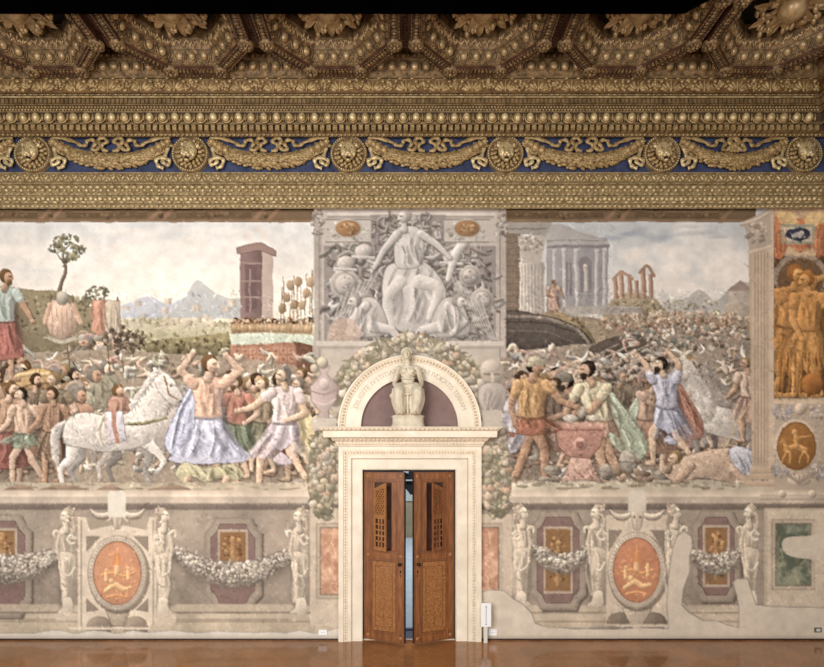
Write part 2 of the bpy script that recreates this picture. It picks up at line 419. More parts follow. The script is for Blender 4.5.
def make_coffer():
    root = empty('ceiling_coffer', (0, 0, 0), 'x', 'ceiling coffer', 'octagonal gilded coffers across the ceiling')
    m = MB(); octring(m, [(50.6, 26), (50.6, -2.2), (52.2, -2.2), (52.2, -0.4), (58.6, -0.4), (58.6, -2.2), (60.4, -2.2), (60.4, 26)])
    fr = m.build('frame', M['ceil_red'], root)
    m = MB()                                         # guilloche and bead lines on the frame
    for k in range(8):
        L = 2 * 55.4 * T8
        for q in range(-4, 5):
            c, tan, nn, up, R = side_frame(k, 55.4, -1.0)
            m.ell(c + tan * (q * 3.6), (1.7, 2.3, 1.2), R, 6, 5)
        for q in range(-9, 10):
            c, tan, nn, up, R = side_frame(k, 52.9, -0.8); m.ell(c + tan * (q * 2.0), (0.75, 0.7, 0.8), None, 5, 4)
            c, tan, nn, up, R = side_frame(k, 57.9, -0.8); m.ell(c + tan * (q * 2.1), (0.75, 0.7, 0.8), None, 5, 4)
        for aa in (51.4, 59.5):
            c, tan, nn, up, R = side_frame(k, aa, -2.3)
            for q in range(-6, 7): m.ell(c + tan * (q * aa * 0.062), (1.1, 0.5, 0.5), R, 5, 4)
    octring(m, [(54.6, -0.7), (56.2, -0.7)]); m.build('guilloche_moulding', M['ceil_gold'], root)
    for k in range(8):
        m = MB(); x, y = octv(55.5, k)
        m.lathe([(6.8, 0), (6.8, -2.6), (5.6, -3.6), (4.6, -3.4)], (x, y, 0), seg=18)
        for q in range(8):
            a = q * math.pi / 4; m.ell((x + 3.5 * math.cos(a), y + 3.5 * math.sin(a), -3.6), (2.0, 1.1, 1.5), Matrix.Rotation(a, 3, 'Z'), 6, 5)
        m.ell((x, y, -4.0), (1.9, 1.9, 2.0))
        m.build('boss', M['ceil_gold'], root)
    m = MB(); octring(m, [(50.4, 0.6), (49.0, 1.0), (48.6, 2.5), (47.8, 3.0), (44.3, 10.2), (43.4, 10.4)])
    g = m.build('egg_moulding', M['ceil_gold'], root)
    m = MB(); m2 = MB()
    for k in range(8):
        for q in (-1, 0, 1):
            c, tan, nn, up, R = side_frame(k, 45.8, 6.4, 0.45)
            m.ell(c + tan * (q * 11.4), (3.3, 2.8, 3.9), R, 10, 8)
        for q in (-1.5, -0.5, 0.5, 1.5):
            c, tan, nn, up, R = side_frame(k, 45.8, 6.4, 0.45)
            m2.ell(c + tan * (q * 11.4), (0.8, 1.6, 3.8), R, 6, 5)
            m2.tube([c + tan * (q * 11.4 + 5.7 + 4.5 * math.cos(t)) + up * (5.0 * math.sin(t)) + nn * 0.6 for t in [math.pi * (0.9 + 1.2 * w / 8) for w in range(9)]], 0.7, 5)
        for q in range(-5, 6):
            c, tan, nn, up, R = side_frame(k, 48.6, 1.6, 0.2); m2.ell(c + tan * (q * 3.4), (1.1, 0.9, 0.9), R, 5, 4)
    octring(m, [(48.2, 3.6), (45.2, 9.8)]); m.build('egg_trim', M['ceil_egg'], g); m2.build('dart_trim', M['ceil_gold'], g)
    m = MB(); octring(m, [(43.4, 10.4), (43.0, 11.2), (38.6, 17.2), (37.6, 17.2), (37.6, 29)])
    lb = m.build('leaf_moulding', M['ceil_gold'], root)
    m = MB(); r2 = random.Random(4)
    for k in range(8):
        for q in range(-3, 4):
            c, tan, nn, up, R = side_frame(k, 40.6, 13.9, 0.65)
            for j in range(3):
                m.ell(c + tan * (q * 4.6 + (j - 1) * 1.5) + up * r2.uniform(-2, 2), (1.0, 1.3, 2.6), R @ Matrix.Rotation((j - 1) * 0.6, 3, 'Y'), 6, 5)
    m.build('leaf', M['ceil_egg'], lb)
    # hanging flower in the middle
    m = MB(); r2 = random.Random(8)
    for k in range(8):
        a = k * math.pi / 4
        curled_leaf(m, (0, 0, 20), a, 33.5, 4.2, 5, 2.5)
        a += math.pi / 8
        curled_leaf(m, (0, 0, 20), a, 26, 5.0, 8, 3.5)
        for j in range(9):
            rr = r2.uniform(17, 27); aa = a + r2.uniform(-0.24, 0.24)
            m.ell((rr * math.cos(aa), rr * math.sin(aa), 11 + r2.uniform(-3, 4)), (3.4, 1.8, 2.0), Euler((r2.random() * 2, r2.random() * 2, aa + r2.uniform(-.8, .8))).to_matrix(), 7, 6)
    rs = m.build('rosette', M['ceil_egg'], root)
    m = MB(); m.lathe([(3, 24), (9, 18), (11, 11), (8.5, 5), (4, 2.6), (1.5, 2)], (0, 0, 0), seg=20)
    m.build('bud', M['ceil_egg'], rs)
    return root
coffer = make_coffer()
def copy_tree(o, parent=None):
    c = o.copy(); COL.objects.link(c)
    if parent is not None: c.parent = parent
    for ch in list(o.children): copy_tree(ch, c)
    return c
names = ['octagonal gilded coffer cut by the left edge, leftmost on the ceiling', 'octagonal gilded coffer second from the left on the ceiling',
         'octagonal gilded coffer third from the left, left of the doorway axis', 'octagonal gilded coffer fourth from the left, right of the doorway axis',
         'octagonal gilded coffer second from the right, where the black slab ends', 'octagonal gilded coffer with full flower in the right corner of the ceiling']
for i in range(6):
    o = coffer if i == 0 else copy_tree(coffer)
    o.location = ((-64.5 + 129.6 * (i - 2) - (4 if i == 5 else 0)) * S, -94 * S, ZC * S); o['label'] = names[i]

# boards between neighbouring coffers
for i in range(7):
    m = MB()
    x = -64.5 + 129.6 * (i - 2) - 64.8
    m.box(x - 4.6, x + 4.6, -150, -60, ZC + 5, ZC + 9)
    for q in range(26): m.ell((x, -62 - q * 3.4, ZC + 4.8), (2.2, 1.2, 0.9), None, 6, 5)
    struct(m.build('trim_%d' % (9 if i == 0 else 10 + i), M['ceil_red']))

# ------------------------------------------------------------------ frieze: lion medallions and leaf swags
def make_medallion():
    root = empty('lion_medallion', (0, 0, 0), 'x', 'medallion', 'lion medallions along the blue frieze')
    m = MB(); m.lathe([(18.6, 0), (18.6, -2.6), (18.0, -4.0), (15.6, -4.2), (15.0, -3.4), (14.6, -2.6), (13.5, -2.2), (0.1, -2.2)], (0, 0, 0), axis='y', seg=40)
    d = m.build('disc', M['gold_flat'], root)
    m = MB()
    for k in range(44):
        a = 2 * math.pi * k / 44; m.ell((16.9 * math.cos(a), -4.2, 16.9 * math.sin(a)), (0.9, 0.7, 0.9), None, 5, 4)
    m.build('bead_rim', M['gold_bright'], d)
    m = MB(); r2 = random.Random(3)
    for ring_, rr, n, L in ((0, 12.6, 18, 3.0), (1, 10.4, 15, 2.8)):
        for k in range(n):
            a = 2 * math.pi * (k + 0.5 * ring_) / n
            m.ell((rr * math.cos(a), -3.4 - ring_ * 1.3, rr * math.sin(a)), (L, 1.4, 1.7), Matrix.Rotation(-a + r2.uniform(-.7, .7), 3, 'Y'), 7, 6)
    mane = m.build('mane', M['gold'], root)
    m = MB()
    m.ell((0, -6.6, 0.8), (8.0, 4.6, 9.2), None, 16, 12); m.ell((0, -10.4, 1.0), (1.5, 1.6, 4.6))
    m.ell((0, -9.2, -1.2), (3.3, 3.2, 5.2), None, 12, 8)
    m.ell((0, -11.6, -3.6), (2.6, 2.0, 2.2)); m.ell((-1.9, -11.0, -5.2), (2.2, 2.0, 1.9)); m.ell((1.9, -11.0, -5.2), (2.2, 2.0, 1.9))
    m.ell((0, -8.8, -9.6), (2.7, 2.4, 1.6))
    for s_ in (-1, 1):
        m.ell((s_ * 3.3, -9.2, 4.0), (2.6, 1.3, 1.1), yrot(s_ * 0.35)); m.ell((s_ * 5.2, -8.0, -2.8), (2.4, 2.2, 2.8))
        m.ell((s_ * 7.4, -6.0, 7.0), (2.0, 1.3, 2.3), yrot(s_ * 0.5))
        m.ell((s_ * 3.3, -9.0, 2.2), (1.1, 0.8, 0.8))
    m.build('lion_head', M['gold_bright'], root)
    m = MB(); m.ell((0, -9.6, -7.4), (2.3, 1.7, 1.3))
    m.build('open_mouth', M['ceil_void'], root)
    for s_ in (-1, 1):
        m = MB(); m.ell((s_ * 3.3, -10.4, 2.2), (0.8, 0.6, 0.7), None, 8, 6); m.build('eye', M['ceil_void'], root)
    return root
med = make_medallion()
mx_ = [34, 191, 349, 505, 661, 802.5]
where = ['first from the left edge', 'second from the left edge', 'above the left jamb of the doorway', 'third from the right-hand corner', 'second from the right-hand corner', 'last one, at the right-hand corner']
for i, x in enumerate(mx_):
    o = med if i == 0 else copy_tree(med)
    o.location = (gx(x, 3) * S, -2 * S, gz(155, 3) * S); o['label'] = 'gilded lion head medallion in the blue frieze, ' + where[i]
    if i in (1, 4): o.rotation_euler.y = 0.12 * (1 if i == 1 else -1)

def make_swag(L, seed):                              # L: distance between medallion centres, local origin mid-way
    r2 = random.Random(seed)
    root = empty('frieze_garland', (0, 0, 0), 'x', 'garland', 'gilded garlands along the blue frieze')
    h = L / 2 - 20
    m = MB(); z_of = lambda t: 10.5 - 18.0 * (1 - (abs(t)) ** 2.2)
    n = 46
    for i in range(n + 1):
        t = -1 + 2 * i / n
        th = 2.6 + 4.4 * (1 - abs(t) ** 1.6)
        x = t * h; z = z_of(t); sl = math.atan((z_of(t + .02) - z_of(t - .02)) / (.04 * h))
        d = 1 if t < 0 else -1
        for j in range(7):
            o_ = -1 + 2 * (j + r2.random()) / 7
            m.ell((x + r2.uniform(-1.5, 1.5) - o_ * th * math.sin(sl), -2.6 - (1 - o_ * o_) * th * 0.6, z + o_ * th * math.cos(sl)), (3.6, 1.5, 1.9),
                  Matrix.Rotation(-sl + d * o_ * 0.6 + (0 if d > 0 else math.pi), 3, 'Y') @ Matrix.Rotation(0.3 * d, 3, 'Z'), 7, 5)
    for s_ in (-1, 1):
        for (q, rr) in ((0.99, 2.8), (0.92, 3.4), (0.84, 4.4), (0.74, 4.0)):
            m.ell((s_ * q * h, -5, z_of(q) + 0.5), (rr, rr, rr), None, 8, 6)
            for k in range(6):
                a = k * math.pi / 3; m.ell((s_ * q * h + rr * .9 * math.cos(a), -6.2, z_of(q) + .5 + rr * .9 * math.sin(a)), (1.2, .9, 1.0), None, 5, 4)
    m.build('leaf_swag', M['gold'], root)
    for s_ in (-1, 1):
        pts = [(s_ * (h + 1.5), -4, 15.5), (s_ * (h - 10), -4, 14.6), (s_ * (h - 22), -4, 11), (s_ * (h - 28), -4, 7.5), (s_ * (h - 33), -4, 8.5), (s_ * (h - 34), -4, 12), (s_ * (h - 39), -4, 13), (s_ * (h - 42), -4.4, 9), (s_ * (h - 39), -4.6, 4.5), (s_ * (h - 43), -5, 2.5), (s_ * (h - 47), -5, 7), (s_ * (h - 45), -4.8, 12.5), (s_ * (h - 50), -4.4, 15), (s_ * (h - 54), -4.4, 11), (s_ * (h - 49), -4.8, 8), (s_ * (h - 50), -4.8, 3), (s_ * (h - 55), -4.4, 2)]
        m = MB(); q = bez(pts, 5); m.tube(q, [1.9 + 0.45 * math.sin(i * 1.1) for i in range(len(q))], 7, 0.6)
        m.build('ribbon', M['gold'], root)
        pts = [(s_ * (h - 1), -4, 6), (s_ * (h - 3), -4.5, -2), (s_ * (h - 6), -4.5, -8), (s_ * (h - 1), -4.8, -12), (s_ * (h + 1), -5, -8), (s_ * (h - 6), -5.4, -5), (s_ * (h - 12), -5, -7), (s_ * (h - 10), -4.5, -13), (s_ * (h - 5), -4.5, -15)]
        m = MB(); q = bez(pts, 5); m.tube(q, [2.0 + 0.5 * math.sin(i * 1.3) for i in range(len(q))], 7, 0.6)
        m.build('ribbon', M['gold_bright'], root)
    return root
sw = make_swag(154.5, 1)
cs = [-122] + mx_
slab = ['cut by the left edge of the picture, leftmost', 'between the first and second lion medallions', 'between the second and third lion medallions', 'above the middle of the doorway', 'between the fourth and fifth lion medallions', 'shortest one, ending at the right-hand corner']
for i in range(6):
    x0 = gx(cs[i], 3); x1 = gx(cs[i + 1], 3)
    o = sw if i == 0 else (copy_tree(sw) if i < 5 else make_swag(x1 - x0, 5))
    o.location = ((x0 + x1) / 2 * S, -2 * S, gz(155, 3) * S); o['label'] = 'gilded leaf garland with ribbons, ' + slab[i]

# ------------------------------------------------------------------ marble portal
pr = empty('marble_portal', (gx(409.5), 0, 0), 'cream marble doorway surround with toothed cornice and inscribed round arch', 'door surround')
PX = gx(409.5)
def local(o):                                        # children sit in the portal's frame
    o.location = (o.location[0] - pr.location[0], o.location[1] - pr.location[1], o.location[2] - pr.location[2]); return o
x0, x1 = gx(338.5, 6), gx(481.5, 6); zt = gz(446, 6)
ox0, ox1, ozt = gx(362.5, 3), gx(456, 3), gz(469.5, 3)
def frame_band(mb, ins0, ins1, ya, yb):              # a U-shaped fascia: inset from the outer edge ins0..ins1 (0..1 to the opening)
    def edge(t): return (x0 + (ox0 - x0) * t, x1 + (ox1 - x1) * t, zt + (ozt - zt) * t)
    a0, a1, az = edge(ins0); b0, b1, bz = edge(ins1)
    mb.box(a0, b0, ya, yb, 0, az); mb.box(b1, a1, ya, yb, 0, az); mb.box(b0, b1, ya, yb, bz, az)
m = MB(); frame_band(m, 0.0, 0.20, -6, -.4); frame_band(m, 0.37, 0.52, -4.6, -.4); frame_band(m, 0.56, 0.97, -3.6, -.4)
for xx in (x0 - 0.8, x1 + 0.8 - (ox0 - x0) - 1.6): pass
local(m.build('architrave', M['marble'], pr))
m = MB(); frame_band(m, 0.20, 0.37, -5.0, -.4); frame_band(m, 0.97, 1.0, -3.2, -.4)
cb = local(m.build('carved_band', M['marble_carved'], pr))
m = MB()
def edge(t): return (x0 + (ox0 - x0) * t, x1 + (ox1 - x1) * t, zt + (ozt - zt) * t)
for t, step, r, ypos in ((0.54, 2.4, 0.6, -4.7), (0.285, 3.0, 0.8, -5.2)):
    a0, a1, az = edge(t); z = 3
    if t > .5: step = 2.0
    while z < az: m.ell((a0, ypos, z), (r, r * .8, r), None, 6, 5); m.ell((a1, ypos, z), (r, r * .8, r), None, 6, 5); z += step
    frame_band(m, t - .012, t + .012, -4.0, -2.0)
    x = a0
    while x < a1: m.ell((x, ypos, az), (r, r * .8, r), None, 6, 5); x += step
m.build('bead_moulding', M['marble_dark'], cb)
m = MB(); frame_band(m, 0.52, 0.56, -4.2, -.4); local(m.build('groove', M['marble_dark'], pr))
# cornice
def cprof(poly, name, mat, ends=0):
    m = MB(); n = len(poly)
    L0, R0 = gx(338.5, 6), gx(481.5, 6)
    v = []
    for p, z in poly: v.append((L0 - (p - 6), -0.4, z))
    for p, z in poly: v.append((L0 - (p - 6), -p, z))
    for p, z in poly: v.append((R0 + (p - 6), -p, z))
    for p, z in poly: v.append((R0 + (p - 6), -0.4, z))
    f = []
    for k in range(3):
        for i in range(n - 1): f.append((k * n + i, k * n + n + i, k * n + n + i + 1, k * n + i + 1))
    m.add(v, f); return local(m.build(name, mat, pr))
c = cprof([(0.4, gz(447, 6)), P(447, 6), P(446, 7.2), P(445.4, 7.2), P(444.8, 8), P(441.4, 9), P(441.0, 11), P(437.6, 13), P(437.2, 19), P(431, 19.5), P(430.4, 20.5), P(427.6, 23), P(427.0, 23.4), P(426.6, 23.4), (0.4, gz(426.6, 23.4))], 'cornice', M['marble'])
m = MB(); x = gx(338.5, 6) - 1
while x < gx(481.5, 6) + 1: m.box(x, x + 1.9, -9.6, -6, gz(444.6, 9), gz(441.6, 9)); x += 3.3
m.build('dentil_moulding', M['marble_carved'], c)
m = MB(); x = gx(338.5, 6) - 4
while x < gx(481.5, 6) + 5: m.ell((x, -12.2, gz(439.4, 12)), (1.5, 1.3, 1.5), None, 8, 6); x += 4.4
m.build('egg_moulding', M['marble_carved'], c)
m = MB(); x = gx(338.5, 6) - 14
while x < gx(481.5, 6) + 15: m.ell((x, -22.2, gz(429.3, 22)), (2.2, 0.9, 0.8), None, 6, 5); x += 4.4
m.build('leaf_moulding', M['marble_carved'], c)
m = MB(); x = gx(338.5, 6) - 2.6
while x < gx(481.5, 6) + 2: m.box(x, x + 1.2, -9.3, -8, gz(444.6, 9), gz(441.6, 9)); x += 3.3
# arch
ZA = gz(426.8, 4)
def arc_band(r0, r1, y0, y1, name, mat):
    m = MB(); n = 64; v = []
    for i in range(n + 1):
        a = math.pi * i / n
        for r, y in ((r0, y0), (r1, y0), (r1, y1), (r0, y1)): v.append((PX + r * math.cos(a), y, ZA + r * math.sin(a)))
    f = []
    for i in range(n):
        for j in range(4): f.append((i * 4 + j, i * 4 + (j + 1) % 4, i * 4 + 4 + (j + 1) % 4, i * 4 + 4 + j))
    m.add(v, f + [(0, 1, 2, 3), (n * 4, n * 4 + 3, n * 4 + 2, n * 4 + 1)])
    return local(m.build(name, mat, pr))
arc_band(69.2, 71.0, -6, -.4, 'arch_edge', M['marble'])
cb2 = arc_band(64.0, 69.2, -5.0, -.4, 'arch_moulding', M['marble_carved'])
ai = arc_band(50.0, 64.0, -4.0, -.4, 'arch_fascia', M['marble'])
arc_band(48.2, 50.0, -4.8, -.4, 'arch_inner_edge', M['marble'])
m = MB()
for k in range(64):
    a = math.pi * (k + .5) / 64; m.ell((PX + 66.6 * math.cos(a), -5.2, ZA + 66.6 * math.sin(a)), (1.1, .9, 1.5), yrot(-a + math.pi / 2), 6, 5)
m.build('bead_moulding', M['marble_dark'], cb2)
m = MB(); n = 40; m.add([(PX + 48.4 * math.cos(math.pi * i / n), -0.9, ZA + 48.4 * math.sin(math.pi * i / n)) for i in range(n + 1)], [tuple(range(n + 1))])
local(m.build('tympanum', M['porphyry'], pr))
# inscription
dg = bpy.context.evaluated_depsgraph_get()
def glyph(ch, size):
    cu = bpy.data.curves.new('glyph', 'FONT'); cu.body = ch; cu.size = size; cu.align_x = 'CENTER'; cu.extrude = 0.0; cu.resolution_u = 3
    ob = bpy.data.objects.new('glyph', cu); COL.objects.link(ob)
    bpy.context.view_layer.update()
    me = ob.evaluated_get(bpy.context.evaluated_depsgraph_get()).to_mesh()
    v = [tuple(q.co) for q in me.vertices]; f = [tuple(p.vertices) for p in me.polygons]
    ob.to_mesh_clear() if hasattr(ob, 'to_mesh_clear') else None
    bpy.data.objects.remove(ob); bpy.data.curves.remove(cu)
    return v, f
gcache = {}
m = MB()
def arc_text(txt, a0, a1, r, size):
    wd = {'I': 0.42, ' ': 0.5, 'M': 1.25, 'Q': 1.1, 'D': 1.05, 'V': 1.0, 'G': 1.1, 'A': 1.0}
    ws = [wd.get(c, 0.85) for c in txt]; tot = sum(ws); acc = 0
    for c_, w in zip(txt, ws):
        t = (acc + w / 2) / tot; acc += w
        if c_ == ' ': continue
        if c_ not in gcache: gcache[c_] = glyph(c_, size)
        a = a0 + (a1 - a0) * t
        v, f = gcache[c_]
        out = []
        for q in v:
            lx, lz = q[0], q[1]
            er = Vector((math.cos(a), math.sin(a))); et = Vector((math.sin(a), -math.cos(a)))
            p_ = er * (r + lz) + et * lx
            out.append((PX + p_.x, -4.12, ZA + p_.y))
        m.add(out, f)
R_ = math.radians
arc_text('DILIGITE IVSTITIAM', R_(161), R_(101), 54.6, 7.0)
m.build('inscription', M['letters'], ai); m = MB()
arc_text('QVI IVDICATIS TERRAM', R_(79), R_(17), 54.6, 7.0)
m.build('inscription', M['letters'], ai)
# ------------------------------------------------------------------ seated stone figure
def make_statue():
    st = empty('statue', (gx(408, 13), -13, gz(426.6, 23.4)), 'weathered marble statue of a seated robed woman on a round plinth above the doorway', 'statue')
    m = MB(); m.lathe([(15.6, 0), (16.2, 0.8), (16.2, 2.2), (15.2, 3.0), (15.2, 9.0), (16.0, 9.8), (16.0, 11.0), (14.5, 11.6)], (0, 0, 0), seg=40, squash=0.58)
    m.build('plinth', M['statue'], st)
    m = MB()
    E = m.ell; T = lambda pts, r: m.tube(bez(pts, 4), np.interp(np.linspace(0, 1, (len(pts) - 1) * 4 + 1), np.linspace(0, 1, len(r)), r).tolist(), 10)
    def end(p, r): E(p, (r, r, r))
    # seat, mostly hidden by the robe
    m.box(-9, 9, 0, 6, 0, 24)
    E((-15.5, -2, 19), (2.6, 5, 2.8)); E((14.5, 0, 17), (2.4, 4, 3.0))
    # trunk
    E((0, 0.5, 28), (10.0, 6.0, 6)); E((0, 0.5, 35), (6.6, 4.8, 8)); E((0, 0, 42), (7.8, 5.0, 6.5)); E((0, 0.5, 46.5), (7.6, 4.0, 3.4))
    E((-3.6, -4.3, 43.2), (3.0, 2.4, 2.8)); E((3.6, -4.3, 43.2), (3.0, 2.4, 2.8))
    T([(-0.3, 0.5, 46), (-0.6, 0, 51), (-1.0, -0.5, 55)], [4.0, 2.7, 2.7])
    # head
    E((-1.2, -1.0, 60.2), (4.2, 4.9, 5.6)); E((-1.2, -2.6, 57.4), (3.0, 3.2, 3.2)); E((-1.2, -5.9, 59.2), (0.75, 1.2, 1.7))
    E((-1.2, -5.2, 56.9), (1.3, .8, .5)); E((-3.0, -4.9, 61.6), (1.5, .8, .5)); E((0.6, -4.9, 61.6), (1.5, .8, .5)); E((-5.2, -.5, 59.6), (.6, 1, 1.5)); E((2.8, -.5, 59.6), (.6, 1, 1.5))
    # arms
    for s_ in (-1, 1):
        sh = (s_ * 8.8, 0.5, 46.0); el = (s_ * 13.0, 0.5, 33.0); wr = (s_ * 11.6, -9.0, 27.6)
        end(sh, 3.3); T([sh, (s_ * 11.6, 0.6, 39.5), el], [3.2, 2.9, 2.3]); end(el, 2.4)
        T([el, (s_ * 12.8, -4.5, 29.8), wr], [2.4, 2.2, 1.6]); end(wr, 1.7)
        E((s_ * 11.0, -11.2, 26.8), (1.9, 2.6, 1.2))
        for q in range(4):
            T([(s_ * (9.8 + q * 0.85), -13.0, 26.8), (s_ * (9.5 + q * 0.9), -14.6, 26.1), (s_ * (9.3 + q * 0.95), -15.6 + abs(q - 1.4) * 0.35, 25.0)], [0.62, 0.55, 0.42])
        T([(s_ * 9.4, -10.2, 27.2), (s_ * 8.2, -11.6, 27.1), (s_ * 7.9, -12.8, 26.6)], [0.7, 0.6, 0.5])
        # sleeve folds
        for q in range(4):
            T([(s_ * (7.8 + q * .9), -2.6, 47 - q * 3), (s_ * (10.2 + q * .7), -2.6, 43.5 - q * 3), (s_ * (13.2 - q * .1), -1.2, 40 - q * 2.4)], [0.5, 0.7, 0.5])
        # thighs, shins, feet
        hip = (s_ * 5.2, -1, 25.5); kn = (s_ * 8.8, -13.0, 21.5); an = (s_ * 5.8, -10.5, 3.0)
        T([hip, (s_ * 7.5, -7, 25), kn], [7.0, 6.6, 5.4]); end(kn, 5.4)
        T([kn, (s_ * 8.4, -12.6, 12), an], [5.2, 4.6, 3.2])
        E((s_ * 6.0, -13.0, 1.6), (2.3, 4.0, 1.6))
        # skirt falling outside the leg
        T([(s_ * 11.4, -3, 25), (s_ * 12.6, -5, 14), (s_ * 9.0, -5, 1)], [4.4, 3.8, 2.6])
        T([(s_ * 11.0, -8, 22), (s_ * 11.6, -9.0, 13), (s_ * 8.4, -8.6, 1)], [3.0, 2.6, 2.0])
        for q in range(5):
            T([(s_ * (12.8 - q * 1.9), -16.2 + abs(q - 2) * 1.3, 22 - abs(q - 2)), (s_ * (12.0 - q * 1.7), -16.0 + abs(q - 2) * 1.3, 12), (s_ * (8.8 - q * 1.4), -13.6 + abs(q - 2), 1.5)], [0.6, 0.9, 0.8])
    # cloth between the knees and across the lap
    E((0, -6.5, 12), (6.0, 4.2, 12.5)); E((0, -6, 23), (8, 6, 4))
    for q in range(3):
        T([(-4 + q * 3.6, -10.8, 22), (-3.2 + q * 2.8, -11.2, 12), (-3.4 + q * 3.2, -10.8, 1)], [0.7, 1.1, 0.9])
    T([(-8, -15.5, 23), (-1, -11.5, 19.5), (8, -15.8, 22.5)], [0.9, 1.2, 0.9])
    T([(-10, -9, 25), (-3, -9.5, 27.5), (5, -8.5, 28.5), (11, -6, 28)], [1.4, 1.7, 1.6, 1.2]); T([(10.5, -6, 28), (13.2, -5, 22), (14.0, -4, 12), (12.5, -4, 5)], [1.6, 1.9, 1.7, 1.0])
    for q in range(5):
        T([(-8 + q, -4.8, 31 - q * 1.4), (0, -6.4, 28.5 - q * 1.6), (8 - q, -4.8, 31 - q * 1.4)], [0.6, 0.8, 0.6])
    for q in range(3):
        T([(-7.0 + q * 1.2, -3.2, 47 - q), (-2 + q, -5.0 - q * .2, 42 - q * 2.2), (5.5, -3.6, 38.5 - q * 2.4)], [0.5, 0.75, 0.5])
    T([(-6.6, -3.0, 36.0), (0, -5.0, 35.2), (6.6, -3.0, 36.0)], [0.6, 0.6, 0.6])
    E((0, -4, 0.8), (12.5, 7.0, 1.4))
    bd = m.build('body', M['statue'], st); bd.location = (0, 0, 11.2 * S)
    md = bd.modifiers.new('join', 'REMESH'); md.mode = 'VOXEL'; md.voxel_size = 0.36 * S; md.use_smooth_shade = True
    sm = bd.modifiers.new('soften', 'SMOOTH'); sm.iterations = 2; sm.factor = 0.4
    m = MB()
    m.ell((-1.2, 0.6, 61.6), (4.8, 4.9, 5.0), None, 14, 10); m.ell((-1.2, 5.0, 60.5), (2.4, 2.2, 2.4))
    for q in range(9):
        a = math.pi * q / 8; m.ell((-1.2 + 4.5 * math.cos(a), -1.8, 61.2 + 4.2 * math.sin(a)), (1.3, 1.6, 1.2), None, 7, 5)
    h = m.build('hair', M['statue'], st); h.location = (0, 0, 11.2 * S)
make_statue()

